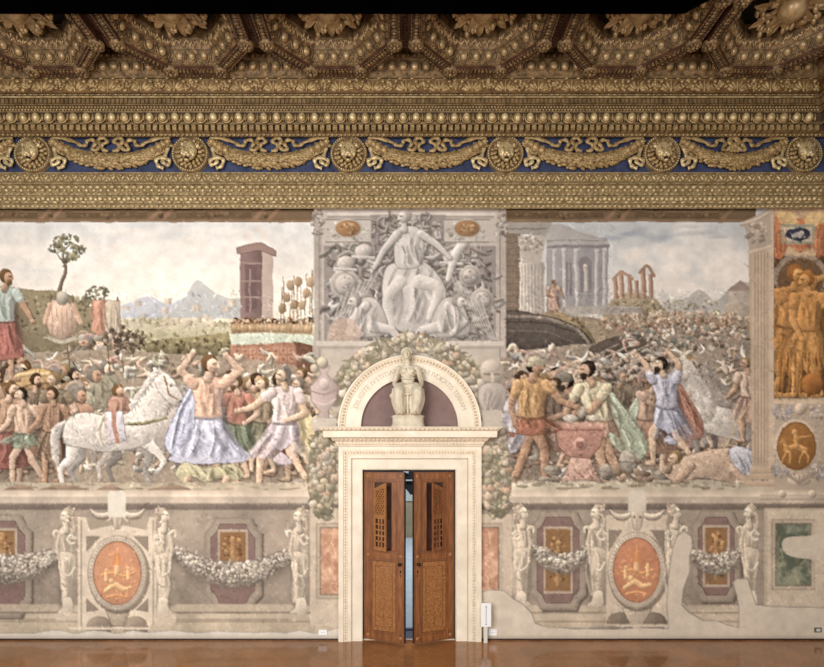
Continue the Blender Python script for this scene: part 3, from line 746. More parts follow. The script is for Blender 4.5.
# ------------------------------------------------------------------ door leaves
def make_leaf(name, sgn, label):
    root = empty(name, (0, 0, 0), label, 'door'); root['kind'] = 'structure'
    W_, H_ = 42.5, 168.0; u0, u1, v0, v1 = 11.0, 29.5, 91.0, 158.0
    def bx(m, a, b_, c, d, ya, yb): m.box(sgn * a if sgn > 0 else -b_, sgn * b_ if sgn > 0 else -a, ya, yb, c, d)
    m = MB()
    bx(m, 0, u0, 2, H_, 0, 3); bx(m, u1, W_, 2, H_, 0, 3); bx(m, u0, u1, 2, v0, 0, 3); bx(m, u0, u1, v1, H_, 0, 3)
    for (a, b_, c, d) in ((0, 7.0, 2, H_), (35.5, W_, 2, H_), (7, 35.5, 2, 10), (7, 35.5, 82, 90), (7, 35.5, 160, H_)):
        bx(m, a, b_, c, d, -0.5, 0)
    p_ = m.build('panel', M['wood'], root)
    m = MB(); bx(m, u0 - 1, u1 + 1, v0 - 1, v1 + 1, 2.5, 2.9); m.build('backing', M['wood_dark'], root)  # dark board added to stand for the dark behind the wicket opening
    m = MB(); bx(m, 9, 33.5, 12, 80, -0.35, 0); lp = m.build('lower_panel', M['wood_panel'], root)
    m = MB()                                         # inlaid lines
    def rect(a, b_, c, d, y, w=0.55):
        bx(m, a, b_, c, c + w, y - .12, y); bx(m, a, b_, d - w, d, y - .12, y); bx(m, a, a + w, c, d, y - .12, y); bx(m, b_ - w, b_, c, d, y - .12, y)
    rect(8.2, 34.3, 11, 81, -0.1, 0.8); rect(12, 30.5, 16, 76, -0.35, 0.5); rect(8, 34.6, 90.6, 159.4, -0.1, 0.7)
    for c in (2.6, 82.4, 160.6): rect(0.8, 6.4, c, c + 7.0, -0.5, 0.45); rect(36.1, 41.7, c, c + 7.0, -0.5, 0.45); rect(7.6, 34.9, c, c + 7.0, -0.5, 0.45)
    for c, d in ((10.5, 81.5), (90.5, 159.5)): rect(0.8, 6.4, c, d, -0.5, 0.4); rect(36.1, 41.7, c, d, -0.5, 0.4)
    m.build('inlay', M['wood_line'], root)
    for u in (3.6, 38.9):
        for c in (6.1, 85.9, 164.1): m = MB(); m.lathe([(1.9, 0), (1.9, -0.25), (0.1, -0.25)], (sgn * u, -0.5, c), 'y', 14); m.build('inlaid_roundel', M['wood_light'], root)
    m = MB(); m.tube([(sgn * 21.2, -0.42, 18), (sgn * 21.2, -0.42, 75)], 0.3, 5, 0.5)
    r3 = random.Random(5 if sgn > 0 else 6)
    # arabesque inlay: mirrored scrolls and leaves on the lower panel
    for k in range(9):
        z = 22 + k * 6.0; r_ = 3.0 + (k % 3) * 0.9
        for s2 in (-1, 1):
            pts = [(sgn * 21.2 + s2 * (0.4 + r_ * (0.35 + t) * math.sin(t * 4.2)), -0.42, z + r_ * 1.2 * (1 - math.cos(t * 3.6)) * 0.6) for t in np.linspace(0, 1, 10)]
            m.tube(pts, 0.34, 5, 0.5)
            for q in range(3):
                m.ell((sgn * 21.2 + s2 * r3.uniform(2.5, 7.5), -0.4, z + r3.uniform(-1, 5)), (1.2, 0.15, 0.45), yrot(r3.uniform(-1, 1)), 6, 4)
    m.build('arabesque', M['wood_light'], root)
    # wicket shutter, ajar
    m = MB(); w = u1 - u0 - 0.5; h = v1 - v0 - 1
    def pr_(poly): m.prism([(sgn * a, b_) for a, b_ in poly], -1.0, 0.4)
    pr_([(0, 0), (2.2, 0), (2.2, h - 5), (0, h - 5)]); pr_([(w - 2, 0), (w, 0), (w, h + 0.5), (w - 2, h)])
    pr_([(2.2, 0), (w - 2, 0), (w - 2, 3.5), (2.2, 3.5)]); pr_([(2.2, h - 8), (w - 2, h - 5), (w - 2, h), (2.2, h - 5)]); pr_([(2.2, 31), (w - 2, 31), (w - 2, 35), (2.2, 35)])
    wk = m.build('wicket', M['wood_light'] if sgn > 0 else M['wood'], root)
    m = MB(); g0, g1 = 2.2, w - 2
    for q in (1, 2): c = g0 + (g1 - g0) * q / 3; m.prism([(sgn * (c - .9), 3.5), (sgn * (c + .9), 3.5), (sgn * (c + .9), 31), (sgn * (c - .9), 31)], -.7, .2)
    for q in range(1, 5): c = 3.5 + 27.5 * q / 5; m.prism([(sgn * g0, c - .8), (sgn * g1, c - .8), (sgn * g1, c + .8), (sgn * g0, c + .8)], -.8, .1)
    zb, zt_ = 35, h - 6.5
    sp = 4.6; k = -10
    for k in range(-8, 16):                          # crossing diagonal bars, clipped to the field
        for s2 in (-1, 1):
            c0 = zb + k * sp; pts = []
            for a in (g0, g1): pts.append((a, c0 + s2 * (a - (g0 if s2 > 0 else g1)) * 1.25 if s2 > 0 else c0 - (a - g1) * 1.25))
            (a0, z0), (a1, z1) = pts
            if max(z0, z1) < zb or min(z0, z1) > zt_: continue
            def cl(a0, z0, a1, z1):
                def at(z): return a0 + (a1 - a0) * (z - z0) / (z1 - z0)
                q0, q1 = (a0, z0), (a1, z1)
                if q0[1] < zb: q0 = (at(zb), zb)
                if q0[1] > zt_: q0 = (at(zt_), zt_)
                if q1[1] < zb: q1 = (at(zb), zb)
                if q1[1] > zt_: q1 = (at(zt_), zt_)
                return q0, q1
            q0, q1 = cl(a0, z0, a1, z1)
            if abs(q0[0] - q1[0]) < 0.4: continue
            t_ = 0.95
            m.prism([(sgn * q0[0], q0[1] - t_), (sgn * q1[0], q1[1] - t_), (sgn * q1[0], q1[1] + t_), (sgn * q0[0], q0[1] + t_)], -.6 - .1 * s2, .1)
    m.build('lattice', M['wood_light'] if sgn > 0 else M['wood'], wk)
    wk.location = (sgn * u0 * S, 0, (v0 + .5) * S); wk.rotation_euler.z = -sgn * math.radians(26)
    m = MB(); m.lathe([(1.0, 0), (1.0, -0.8), (0.6, -1.0), (0.6, -2.2), (1.7, -3.0), (1.7, -3.8), (0.8, -4.6)], (sgn * 39.2, -.5, 77.5 + 1.5), 'y', 14); m.build('knob', M['iron'], root)
    m = MB(); m.ell((sgn * 39.2, -.6, 71.5), (0.8, 0.3, 1.6)); m.ell((sgn * 39.2, -.6, 67.5), (0.6, 0.25, 0.9)); m.build('keyhole', M['iron'], root)
    m = MB(); bx(m, W_, W_ + 0.7, 2, H_, 0.2, 3); bx(m, -.1, .3, 2, H_, -0.4, 2.9); m.build('edge', M['wood_dark'], root)
    return root
d1 = make_leaf('door_1', 1, 'left leaf of the inlaid walnut double door, standing ajar'); d1.location = (gx(364.6, 0) * S, -0.6 * S, 0); d1.rotation_euler.z = -math.radians(22)
d2 = make_leaf('door_2', -1, 'right leaf of the inlaid walnut double door, standing ajar'); d2.location = (gx(453.4, 0) * S, -0.6 * S, 0); d2.rotation_euler.z = math.radians(22)

# door case (dark wood lining of the opening), sill
m = MB(); a, c_ = gx(362), gx(456)
m.box(a - 1, a + 1.6, 2.6, 12, 0, 171); m.box(c_ - 1.6, c_ + 1, 2.6, 12, 0, 171); m.box(a + 1.6, c_ - 1.6, 2.6, 12, 168.6, 171)
struct(m.build('trim_5', M['wood_dark']))
m = MB(); m.box(a, c_, 0.2, 3, -.5, .35); struct(m.build('trim_6', M['marble_carved']))
m = MB(); m.box(a, c_, 3, 12, -.5, .1); struct(m.build('trim_10', M['far_blue']))

# the room beyond
m = MB(); m.box(-230, 230, 36, 740, -3, 0); struct(m.build('floor.001', M['far_panel']))
m = MB(); m.box(-230, 230, 12, 36, -3, 0.02); m.box(-60, 60, 30, 36, 0, 1.2); struct(m.build('trim_7', M['far_blue']))
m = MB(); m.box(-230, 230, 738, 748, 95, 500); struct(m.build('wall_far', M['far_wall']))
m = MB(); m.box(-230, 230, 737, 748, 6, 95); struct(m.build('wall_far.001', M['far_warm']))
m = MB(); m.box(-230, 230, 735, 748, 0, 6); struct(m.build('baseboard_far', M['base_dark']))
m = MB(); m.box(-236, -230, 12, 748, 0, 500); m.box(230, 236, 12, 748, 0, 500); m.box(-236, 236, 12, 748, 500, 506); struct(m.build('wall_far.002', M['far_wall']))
st_ = empty('pale_slanted_shape', (8, 690, 0), 'pale slanted shape seen through the gap between the doors', 'bench')  # pale slanted shape of unknown kind, modelled as a block with a cover
m = MB(); m.prism([(-40, 84), (60, 84), (60, 92), (5, 96), (-12, 118), (-40, 122)], 0, 36); m.build('cover', M['far_pale'], st_)
m = MB(); m.box(-38, 58, 2, 34, 0, 84); m.build('base', M['far_warm'], st_)
m = MB(); m.box(-30, 30, 730, 737, 128, 131); m.prism([(-4, 150), (8, 145), (10, 160), (2, 166)], 730, 737); struct(m.build('trim_8', M['far_pale']))  # pale pieces put in for the window light on the far wall

# ------------------------------------------------------------------ small things
sg = empty('sign_stand', (gx(485, 2), -9, 0), 'tall white panel on a short foot, right of the doorway', 'sign')
x_, = (gx(486, 9) - gx(485, 2),)
m = MB(); m.box(x_ - 4.9, x_ + 4.9, -0.8, 0.8, gz(626.5, 9), gz(603, 9)); m.build('board', M['white'], sg)
m = MB(); m.box(x_ - .25, x_ + .25, -0.95, -.8, gz(623, 9), gz(607, 9)); m.ell((x_, -.9, gz(606.5, 9)), (.7, .2, .7)); m.ell((x_, -.9, gz(624, 9)), (.7, .2, .7)); m.build('printed_line', M['ink'], sg)
m = MB(); m.box(x_ - 2.2, x_ + 1.4, 0, 1.5, 0, gz(626, 9)); m.build('foot', M['white_matt'], sg)
def socket(px, py, w, h, mat, label, dark=False):
    s_ = empty('wall_socket', (gx(px), -0.4, gz(py)), label, 'socket', None)
    m = MB(); m.box(-w, w, -1.0, 0, -h, h); m.build('plate', mat, s_)
    m = MB(); m.box(-w * .55, w * .55, -1.25, -1.0, -h * .55, h * .55); q = m.build('insert', M['white_matt'] if dark else M['white'], s_)
    m = MB()
    for k in (-1, 0, 1): m.ell((k * w * .3, -1.3, 0), (w * .07, .1, h * .14), None, 6, 5)
    m.build('hole', M['grey_plastic'], q)
socket(323, 632, 4.2, 2.6, M['white'], 'small white wall socket low on the wall, left of the doorway')
socket(492.5, 632, 4.2, 3.2, M['white'], 'small white wall socket behind the white panel, right of the doorway')
socket(817.3, 629.6, 3.4, 2.3, M['grey_plastic'], 'small grey wall socket low on the bare plaster at the right edge', True)
# ------------------------------------------------------------------ the painted wall
# Pigment is laid on a fine grid (one value per wall unit, averaged from a 2x board); every separate painted panel or
# ornament becomes a mesh of its own cut from that grid.
PX0, PX1, PY0, PY1, SSP = -50, 828, 200, 640, 2
BW, BH = (PX1 - PX0) * SSP, (PY1 - PY0) * SSP
board = np.zeros((BH, BW, 3), dtype=np.float32); board[:] = (196, 184, 168)
idm = np.zeros((BH, BW), dtype=np.int16)
nrs = np.random.RandomState(5)
pr_ = random.Random(21)
def vnoise(h, w, cell, seed, octv_=4):
    r = np.random.RandomState(seed); out = np.zeros((h, w), dtype=np.float32); amp = 1.0; tot = 0
    for o_ in range(octv_):
        c = max(1.0, cell / (2 ** o_)); gh, gw = int(h / c) + 3, int(w / c) + 3
        g = r.rand(gh, gw).astype(np.float32)
        yy = np.arange(h) / c; xx = np.arange(w) / c
        y0 = yy.astype(int); x0 = xx.astype(int); fy = (yy - y0)[:, None]; fx = (xx - x0)[None, :]
        fy = fy * fy * (3 - 2 * fy); fx = fx * fx * (3 - 2 * fx)
        a = g[y0][:, x0]; b_ = g[y0][:, x0 + 1]; c_ = g[y0 + 1][:, x0]; d_ = g[y0 + 1][:, x0 + 1]
        out += amp * ((a * (1 - fx) + b_ * fx) * (1 - fy) + (c_ * (1 - fx) + d_ * fx) * fy); tot += amp; amp *= 0.55
    return out / tot
NOISE = vnoise(BH, BW, 60, 3); NOISE2 = vnoise(BH, BW, 14, 4)

class Brush: oid = None; clip = None                  # clip: (x0, y0, x1, y1) in wall columns / rows
def _win(x0, y0, x1, y1):
    if Brush.clip:
        x0 = max(x0, Brush.clip[0]); y0 = max(y0, Brush.clip[1]); x1 = min(x1, Brush.clip[2]); y1 = min(y1, Brush.clip[3])
    a = max(0, int((x0 - PX0) * SSP)); b_ = min(BW, int(math.ceil((x1 - PX0) * SSP))); c = max(0, int((y0 - PY0) * SSP)); d = min(BH, int(math.ceil((y1 - PY0) * SSP)))
    if a >= b_ or c >= d: return None
    X = (np.arange(a, b_) + 0.5) / SSP + PX0; Y = (np.arange(c, d) + 0.5) / SSP + PY0
    return a, b_, c, d, X[None, :], Y[:, None]
def _lay(win, mask, col, alpha, gain=None):
    a, b_, c, d, X, Y = win
    sub = board[c:d, a:b_]
    cc = np.array(col, dtype=np.float32)
    if cc.ndim == 1: cc = np.broadcast_to(cc, sub.shape)
    if gain is not None: cc = np.clip(cc * gain[..., None], 0, 255)
    m = (mask * alpha)[..., None].astype(np.float32)
    board[c:d, a:b_] = sub * (1 - m) + cc * m
    if Brush.oid is not None: idm[c:d, a:b_][mask > 0.5] = Brush.oid
def inside(X, Y, pts):
    m = np.zeros(np.broadcast(X, Y).shape, dtype=bool); n = len(pts)
    for i in range(n):
        x1, y1 = pts[i]; x2, y2 = pts[(i + 1) % n]
        if y1 == y2: continue
        c = (Y > min(y1, y2)) & (Y <= max(y1, y2))
        xi = x1 + (Y - y1) * (x2 - x1) / (y2 - y1)
        m ^= c & (X < xi)
    return m
def spl(pts, n=6, closed=False):
    P_ = list(pts); out = []; N = len(P_)
    for i in range(N if closed else N - 1):
        g = (lambda k: P_[k % N]) if closed else (lambda k: P_[min(max(k, 0), N - 1)])
        p0, p1, p2, p3 = g(i - 1), g(i), g(i + 1), g(i + 2)
        for k in range(n):
            t = k / n
            out.append(tuple(0.5 * (2 * p1[q] + (p2[q] - p0[q]) * t + (2 * p0[q] - 5 * p1[q] + 4 * p2[q] - p3[q]) * t * t + (3 * p1[q] - p0[q] - 3 * p2[q] + p3[q]) * t ** 3) for q in (0, 1)))
    if not closed: out.append(tuple(P_[-1]))
    return out
def poly(pts, col, a=1.0, smooth=False, grad=None, outline=0):
    if smooth: pts = spl(pts, 5, True)
    xs = [p[0] for p in pts]; ys = [p[1] for p in pts]
    w = _win(min(xs), min(ys), max(xs), max(ys))
    if w is None: return
    m = inside(w[4], w[5], pts).astype(np.float32)
    g = None
    if grad:                                          # (dx, dy, strength): lighter towards dx, dy
        cx, cy = (min(xs) + max(xs)) / 2, (min(ys) + max(ys)) / 2; rx = max(1, (max(xs) - min(xs)) / 2); ry = max(1, (max(ys) - min(ys)) / 2)
        g = 1 + grad[2] * ((w[4] - cx) / rx * grad[0] + (w[5] - cy) / ry * grad[1]) + 0 * m
    _lay(w, m, col, a, g)
    if outline: stroke(list(pts) + [pts[0]], outline, tuple(v * 0.55 for v in col), 0.5)
def rect(x0, y0, x1, y1, col, a=1.0, grad=None): poly([(x0, y0), (x1, y0), (x1, y1), (x0, y1)], col, a, grad=grad)
def ell(cx, cy, rx, ry, col, a=1.0, rot=0.0, lit=0.22, soft=0.0):
    R2 = max(rx, ry) * 1.05; w = _win(cx - R2, cy - R2, cx + R2, cy + R2)
    if w is None: return
    X = w[4] - cx; Y = w[5] - cy; c, s_ = math.cos(rot), math.sin(rot)
    u = (X * c + Y * s_) / rx; v = (-X * s_ + Y * c) / ry; d = u * u + v * v
    m = (d <= 1).astype(np.float32)
    if soft: m = np.clip((1 - d) / soft, 0, 1).astype(np.float32)
    g = None
    if lit:
        g = 1 + lit * ((-0.6 * X - 0.8 * Y) / max(rx, ry)) - lit * 0.7 * np.clip(d - 0.55, 0, 1)
    _lay(w, m, col, a, g)
def stroke(pts, wd, col, a=1.0, smooth=False, lit=0.0, soft=False):
    if smooth and len(pts) > 2: 
        n0 = len(pts); pts = spl(pts, 5)
        if hasattr(wd, '__len__'): wd = np.interp(np.linspace(0, 1, len(pts)), np.linspace(0, 1, n0), wd)
    n = len(pts)
    if not hasattr(wd, '__len__'): wd = [wd] * n
    if n == 1: return
    mw = max(wd); xs = [p[0] for p in pts]; ys = [p[1] for p in pts]
    w = _win(min(xs) - mw, min(ys) - mw, max(xs) + mw, max(ys) + mw)
    if w is None: return
    X, Y = w[4], w[5]
    best = np.full(np.broadcast(X, Y).shape, 9.0, dtype=np.float32); sd = np.zeros_like(best)
    for i in range(n - 1):
        x1, y1 = pts[i]; x2, y2 = pts[i + 1]; dx, dy = x2 - x1, y2 - y1; L2 = dx * dx + dy * dy + 1e-6
        t = np.clip(((X - x1) * dx + (Y - y1) * dy) / L2, 0, 1)
        ex = X - x1 - t * dx; ey = Y - y1 - t * dy
        ww = np.maximum((wd[i] + (wd[i + 1] - wd[i]) * t) / 2, 0.05)
        d = np.sqrt(ex * ex + ey * ey) / ww
        k = d < best
        best = np.where(k, d, best); sd = np.where(k, (-0.6 * ex - 0.8 * ey) / ww, sd)
    m = (best <= 1).astype(np.float32) if not soft else np.clip(1.0 - best, 0, 1).astype(np.float32)
    g = 1 + lit * np.clip(sd, -1.2, 1.2) - lit * 0.5 * np.clip(best - 0.6, 0, 1) if lit else None
    _lay(w, m, col, a, g)
def dk(c, k): return tuple(v * k for v in c)
def mixc(a, b_, t): return tuple(x + (y - x) * t for x, y in zip(a, b_))
def jit(c, k=10):
    l = pr_.uniform(-k, k) * 1.15
    return tuple(min(255, max(0, v + l + pr_.uniform(-k, k) * .22)) for v in c)
def vgrad(x0, y0, x1, y1, stops, nz=0.0):              # vertical gradient of colours
    w = _win(x0, y0, x1, y1)
    if w is None: return
    a, b_, c, d, X, Y = w
    t = ((Y[:, 0] - y0) / (y1 - y0))
    col = np.stack([np.interp(t, [s_[0] for s_ in stops], [s_[1][q] for s_ in stops]) for q in range(3)], -1)[:, None, :] * np.ones((1, b_ - a, 1))
    if nz: col = col * (1 + nz * (NOISE[c:d, a:b_, None] - 0.5))
    _lay(w, np.ones((d - c, b_ - a), dtype=np.float32), col, 1.0)
def cloud(cx, cy, rx, ry, col, n=14, a=0.35):
    for _ in range(n):
        t = pr_.uniform(0, 6.28); k = pr_.random() ** 0.5
        ell(cx + math.cos(t) * rx * k, cy + math.sin(t) * ry * k, rx * pr_.uniform(.25, .5), ry * pr_.uniform(.35, .6), col, a, 0, 0, 0.9)
def tufts(cx, cy, rx, ry, cols, n, r=(1.2, 2.6), a=0.9):
    for _ in range(n):
        t = pr_.uniform(0, 6.28); k = pr_.random() ** 0.5
        q = pr_.uniform(*r); x, y = cx + math.cos(t) * rx * k, cy + math.sin(t) * ry * k
        c = cols[pr_.randrange(len(cols))]; c = dk(c, 1.12 - 0.22 * ((y - cy) / max(ry, 1) * .5 + .5))
        ell(x, y, q, q * pr_.uniform(.5, .9), jit(c, 8), a, pr_.uniform(0, 3), 0.2)

SKIN = [(214, 178, 148), (200, 158, 128), (224, 190, 160), (186, 142, 112), (206, 170, 145)]
HAIR = [(84, 62, 44), (120, 86, 52), (60, 48, 40), (150, 120, 80), (130, 120, 112)]
def head(x, y, r, face=1, skin=None, hair=None, helm=None):
    skin = skin or pr_.choice(SKIN); hair = hair or pr_.choice(HAIR)
    ell(x - face * r * 0.25, y - r * 0.25, r * 1.08, r * 1.15, hair, 1, 0, 0.25)
    ell(x + face * r * 0.2, y + r * 0.12, r * 0.72, r * 0.95, skin, 1, 0, 0.28)
    stroke([(x + face * r * .25, y - r * .1), (x + face * r * .75, y - r * .12)], r * .2, dk(skin, .5), .8)
    stroke([(x + face * r * .85, y - r * .1), (x + face * r * .95, y + r * .3)], r * .25, dk(skin, 1.1), .9)
    stroke([(x + face * r * .4, y + r * .62), (x + face * r * .75, y + r * .6)], r * .16, dk(skin, .6), .8)
    if pr_.random() < 0.3: ell(x + face * r * .35, y + r * .85, r * .5, r * .5, hair, .9, 0, .2)
    if helm:
        poly([(x - r * 1.2, y), (x - r * 1.1, y - r), (x, y - r * 1.5), (x + r * 1.0, y - r * .9), (x + r * 1.1, y - r * .2)], helm, 1, True, (-.5, -.6, .3))
        stroke([(x - r * 1.6, y + r * .2), (x - r * 1.2, y - r * 1.3), (x, y - r * 1.9), (x + r * .9, y - r * 1.5)], r * .7, jit((176, 146, 130), 30), .9, True, .2)
def folds(pts_top, pts_bot, n, col, w=1.4, dark=.66, light=1.13):
    (ax, ay), (bx_, by) = pts_top; (cx, cy), (dx, dy) = pts_bot
    L = math.hypot(cx - ax, cy - ay); wd0 = max(2.0, math.hypot(bx_ - ax, by - ay)); sway = pr_.uniform(-.30, .30)
    for i in range(n):
        t = (i + pr_.uniform(0, 1)) / n; t2 = min(1, max(0, t + sway + pr_.uniform(-.22, .22)))
        s0 = pr_.choice((0, 0, .1, .35)) ; s1 = pr_.choice((1, 1, .85, .6)) if s0 == 0 else 1
        def at(u, q): 
            x0, y0 = ax + (bx_ - ax) * t, ay + (by - ay) * t; x1, y1 = cx + (dx - cx) * t2, cy + (dy - cy) * t2
            return (x0 + (x1 - x0) * u + q, y0 + (y1 - y0) * u)
        bow = pr_.uniform(-.10, .10) * L
        p = [at(s0, 0), at(s0 * .65 + s1 * .35, bow), at(s0 * .3 + s1 * .7, bow * .8), at(s1, 0)]
        wf = w * pr_.uniform(.8, 1.8)
        stroke([(x + wf * .7, y) for x, y in p], [wf * .5, wf * 1.6, wf * 2.2, wf * 1.4], dk(col, dark), .55, True, 0, True)
        stroke([(x - wf * .8, y) for x, y in p], [wf * .4, wf * 1.4, wf * 1.8, wf], dk(col, light), .6, True, 0, True)
        if pr_.random() < .6: stroke(p, [w * .2, w * .55, w * .6, w * .3], dk(col, dark * .8), .55, True)
def swirl(x0, y0, x1, y1, n, cols, ln=(6, 16), wd=(2, 5), ids=None):
    """loose cloth, straps and plumes: short bent strokes, each lit on one side and dark on the other"""
    for _ in range(n):
        x, y = pr_.uniform(x0, x1), pr_.uniform(y0, y1); t = pr_.uniform(0, 6.28); L = pr_.uniform(*ln); w = pr_.uniform(*wd); b = pr_.uniform(-.6, .6) * L
        c = jit(pr_.choice(cols), 12); ex, ey = math.cos(t) * L, math.sin(t) * L * .8
        p = [(x, y), (x + ex * .5 - ey / L * b, y + ey * .5 + ex / L * b), (x + ex, y + ey)]
        stroke([(a + w * .3, q + w * .4) for a, q in p], [w * .5, w * 1.1, w * .5], dk(c, .62), .65, True)
        stroke(p, [w * .4, w, w * .3], c, 1, True, .32)
def limb(pts, w, col): 
    stroke([(x + .8, y + .8) for x, y in pts], [q + 1.2 for q in w], dk(col, .45), .5)
    stroke(pts, w, col, 1, False, .22)
def figure(x, yb, h, robe, under=None, cloak=None, face=1, lean=0.0, step=0.16, arm1=None, arm2=None, skin=None, hair=None, helm=None, long_=0.62):
    """a striding draped figure, yb the ground row, h the height; arm1, arm2 are (elbow, hand) offsets in units of h from the shoulder"""
    skin = skin or pr_.choice(SKIN); under = under or dk(robe, .8)
    U = lambda a, b_: (x + (a + lean * b_) * h, yb - b_ * h)
    sh, hp = U(0, .80), U(0, .50)
    for q in range(3): ell(x + lean * .5 * h, yb - .45 * h, (.30 - .05 * q) * h, (.58 - .06 * q) * h, (84, 66, 54), .15, 0, 0, .8)
    fa, fb = U(-step * face * 1.2, 0.0), U(step * face, 0.0)
    ka, kb = U(-step * face * .35, .26), U(step * face * .95, .28)
    for k_, f_ in ((ka, fa), (kb, fb)):
        limb([(hp[0], hp[1]), k_, f_], [.10 * h, .075 * h, .04 * h], skin)
        limb([f_, (f_[0] + face * .07 * h, f_[1] + .01 * h)], [.045 * h, .03 * h], skin)
    if cloak:
        poly([U(-.10 * face, .82), U(-.22 * face, .62), U(-.34 * face, .36), U(-.26 * face, .22), U(-.08 * face, .3), U(-.02 * face, .6)], cloak, 1, True, (-.4, -.5, .2), 1.0)
        folds((U(-.14 * face, .75), U(-.05 * face, .75)), (U(-.32 * face, .3), U(-.1 * face, .28)), 5, cloak, .02 * h)
    lo = .82 - long_
    poly([U(-.09, .55), U(.09, .55), U(.13, .40), U(step * face + .12, lo + .02), U(.02, lo - .03), U(-step * face - .12, lo), U(-.13, .38)], robe, 1, True, (-.4, -.4, .16), 1.0)
    folds((U(-.08, .54), U(.08, .54)), (U(-step - .08, lo + .03), U(step + .08, lo + .03)), 9, robe, .022 * h)
    poly([U(-.125, .80), U(-.05, .845), U(.06, .845), U(.125, .80), U(.10, .62), U(.095, .52), U(-.095, .52), U(-.10, .62)], under, 1, True, (-.5, -.3, .18), 1.0)
    folds((U(-.09, .8), U(.09, .8)), (U(-.06, .55), U(.06, .55)), 5, under, .016 * h)
    stroke([U(-.10, .53), U(0, .515), U(.10, .53)], .022 * h, dk(robe, .7), .8, True)
    stroke([U(.09, .78), U(.11, .55), U(.14, .30)], [.06 * h, .10 * h, .14 * h], dk(robe, .45), .45, True, 0, True)
    stroke([U(-.06, .78), U(-.07, .58)], [.06 * h, .07 * h], dk(under, 1.22), .5, False, 0, True)
    for s_, ar in ((-1, arm1), (1, arm2)):
        ar = ar or ((s_ * .07 + .02, -.16), (s_ * .05 + face * .1, -.26))
        p0 = U(s_ * .115, .79); p1 = (p0[0] + ar[0][0] * h, p0[1] - ar[0][1] * h); p2 = (p0[0] + ar[1][0] * h, p0[1] - ar[1][1] * h)
        limb([p0, p1, p2], [.075 * h, .055 * h, .034 * h], skin); ell(p2[0], p2[1], .024 * h, .022 * h, skin, 1, 0, .2)
        stroke([p0, ((p0[0] * 2 + p1[0]) / 3, (p0[1] * 2 + p1[1]) / 3)], .085 * h, under, 1, False, .25)
    limb([U(0, .83), U(.02 * face, .89)], [.06 * h, .05 * h], skin)
    head(*U(.025 * face, .935), .058 * h, face, skin, hair, helm)
def horse(x, yb, h, face=1, col=(206, 198, 190), rear=0.0, saddle=None):
    """a pacing horse, x the middle of the trunk, h the height at the withers"""
    U = lambda a, b_: (x + face * a * h, yb - (b_ + rear * a) * h)
    d = dk(col, .72)
    for hipp, kn, hk, ft, c in ((-.44, (-.36, .38), (-.50, .24), (-.40, .02), d), (.36, (.44, .36), (.40, .20), (.46, .0), d), (-.46, (-.50, .38), (-.62, .26), (-.58, .0), col), (.38, (.52, .42), (.62, .28), (.52, .16), col)):
        stroke([U(hipp, .56), U(*kn), U(*hk), U(*ft)], [.20 * h, .12 * h, .075 * h, .055 * h], dk(col, .4), .35)
        stroke([U(hipp, .56), U(*kn), U(*hk), U(*ft)], [.19 * h, .11 * h, .065 * h, .045 * h], c, 1, False, .2)
        ell(*U(ft[0] + .02, ft[1]), .045 * h, .03 * h, dk(c, .75), 1)
    stroke([U(-.52, .82), U(-.66, .70), U(-.68, .45), U(-.64, .30)], [.06 * h, .12 * h, .10 * h, .03 * h], dk(col, .86), 1, True, .2)
    poly([U(-.58, .72), U(-.50, .88), U(-.30, .92), U(-.05, .86), U(.22, .90), U(.40, 1.0), U(.56, .82), U(.50, .58), U(.28, .46), U(-.10, .44), U(-.36, .50), U(-.56, .56)], col, 1, True, (-.15, -.8, .2), 1.2)
    stroke([U(.38, .76), U(.52, 1.02), U(.60, 1.22)], [.46 * h, .32 * h, .20 * h], col, 1, True, .16)
    poly([U(.50, 1.30), U(.60, 1.36), U(.72, 1.26), U(.86, 1.02), U(.82, .94), U(.72, .96), U(.56, 1.10)], col, 1, True, (-.3, -.6, .15), 1.0)
    for q in range(9):
        t = q / 8; p0 = U(.56 - .26 * t, 1.36 - .34 * t); stroke([p0, (p0[0] - face * .08 * h, p0[1] + .05 * h), (p0[0] - face * .05 * h, p0[1] + .15 * h)], [.04 * h, .06 * h, .01 * h], jit(dk(col, .92), 10), 1, True, .2)
    ell(*U(.70, 1.18), .016 * h, .016 * h, (60, 50, 46)); ell(*U(.83, .99), .012 * h, .012 * h, (90, 74, 68))
    stroke([U(.62, 1.30), U(.68, 1.08), U(.78, 1.02)], .02 * h, (150, 110, 80), .8); poly([U(.55, 1.32), U(.56, 1.44), U(.61, 1.34)], col, 1)
    for q in range(5): stroke([U(-.4 + q * .14, .84), U(-.42 + q * .14, .62)], .02 * h, dk(col, .86), .35, False, 0, True)
    if saddle:
        poly([U(-.08, .92), U(.16, .92), U(.18, .60), U(.04, .50), U(-.10, .60)], saddle, 1, True, (0, -.5, .15), 1.0)
        stroke([U(.04, .9), U(.05, .54)], .06 * h, (196, 120, 84), .9); stroke([U(.16, .72), U(.5, .68)], .06 * h, (130, 120, 84), .9)
def crowd(x0, x1, y0, y1, n, r, cols, dark=(110, 92, 78)):
    pts = sorted(((pr_.uniform(x0, x1), pr_.uniform(y0, y1)) for _ in range(n)), key=lambda p: p[1])
    for (x, y) in pts:
        c = jit(pr_.choice(cols), 14); q = r * pr_.uniform(.85, 1.15)
        poly([(x - q * 1.9, y + q * 4.5), (x - q * 1.7, y + q * 1.5), (x, y + q * .9), (x + q * 1.7, y + q * 1.5), (x + q * 1.9, y + q * 4.5)], c, 1, True, (-.5, -.3, .2), .8)
        folds(((x - q, y + q * 1.4), (x + q, y + q * 1.4)), ((x - q * 1.4, y + q * 4), (x + q * 1.4, y + q * 4)), 3, c, q * .3)
        head(x, y, q, pr_.choice((-1, 1)), None, None, jit((150, 140, 128), 18) if pr_.random() < .3 else None)
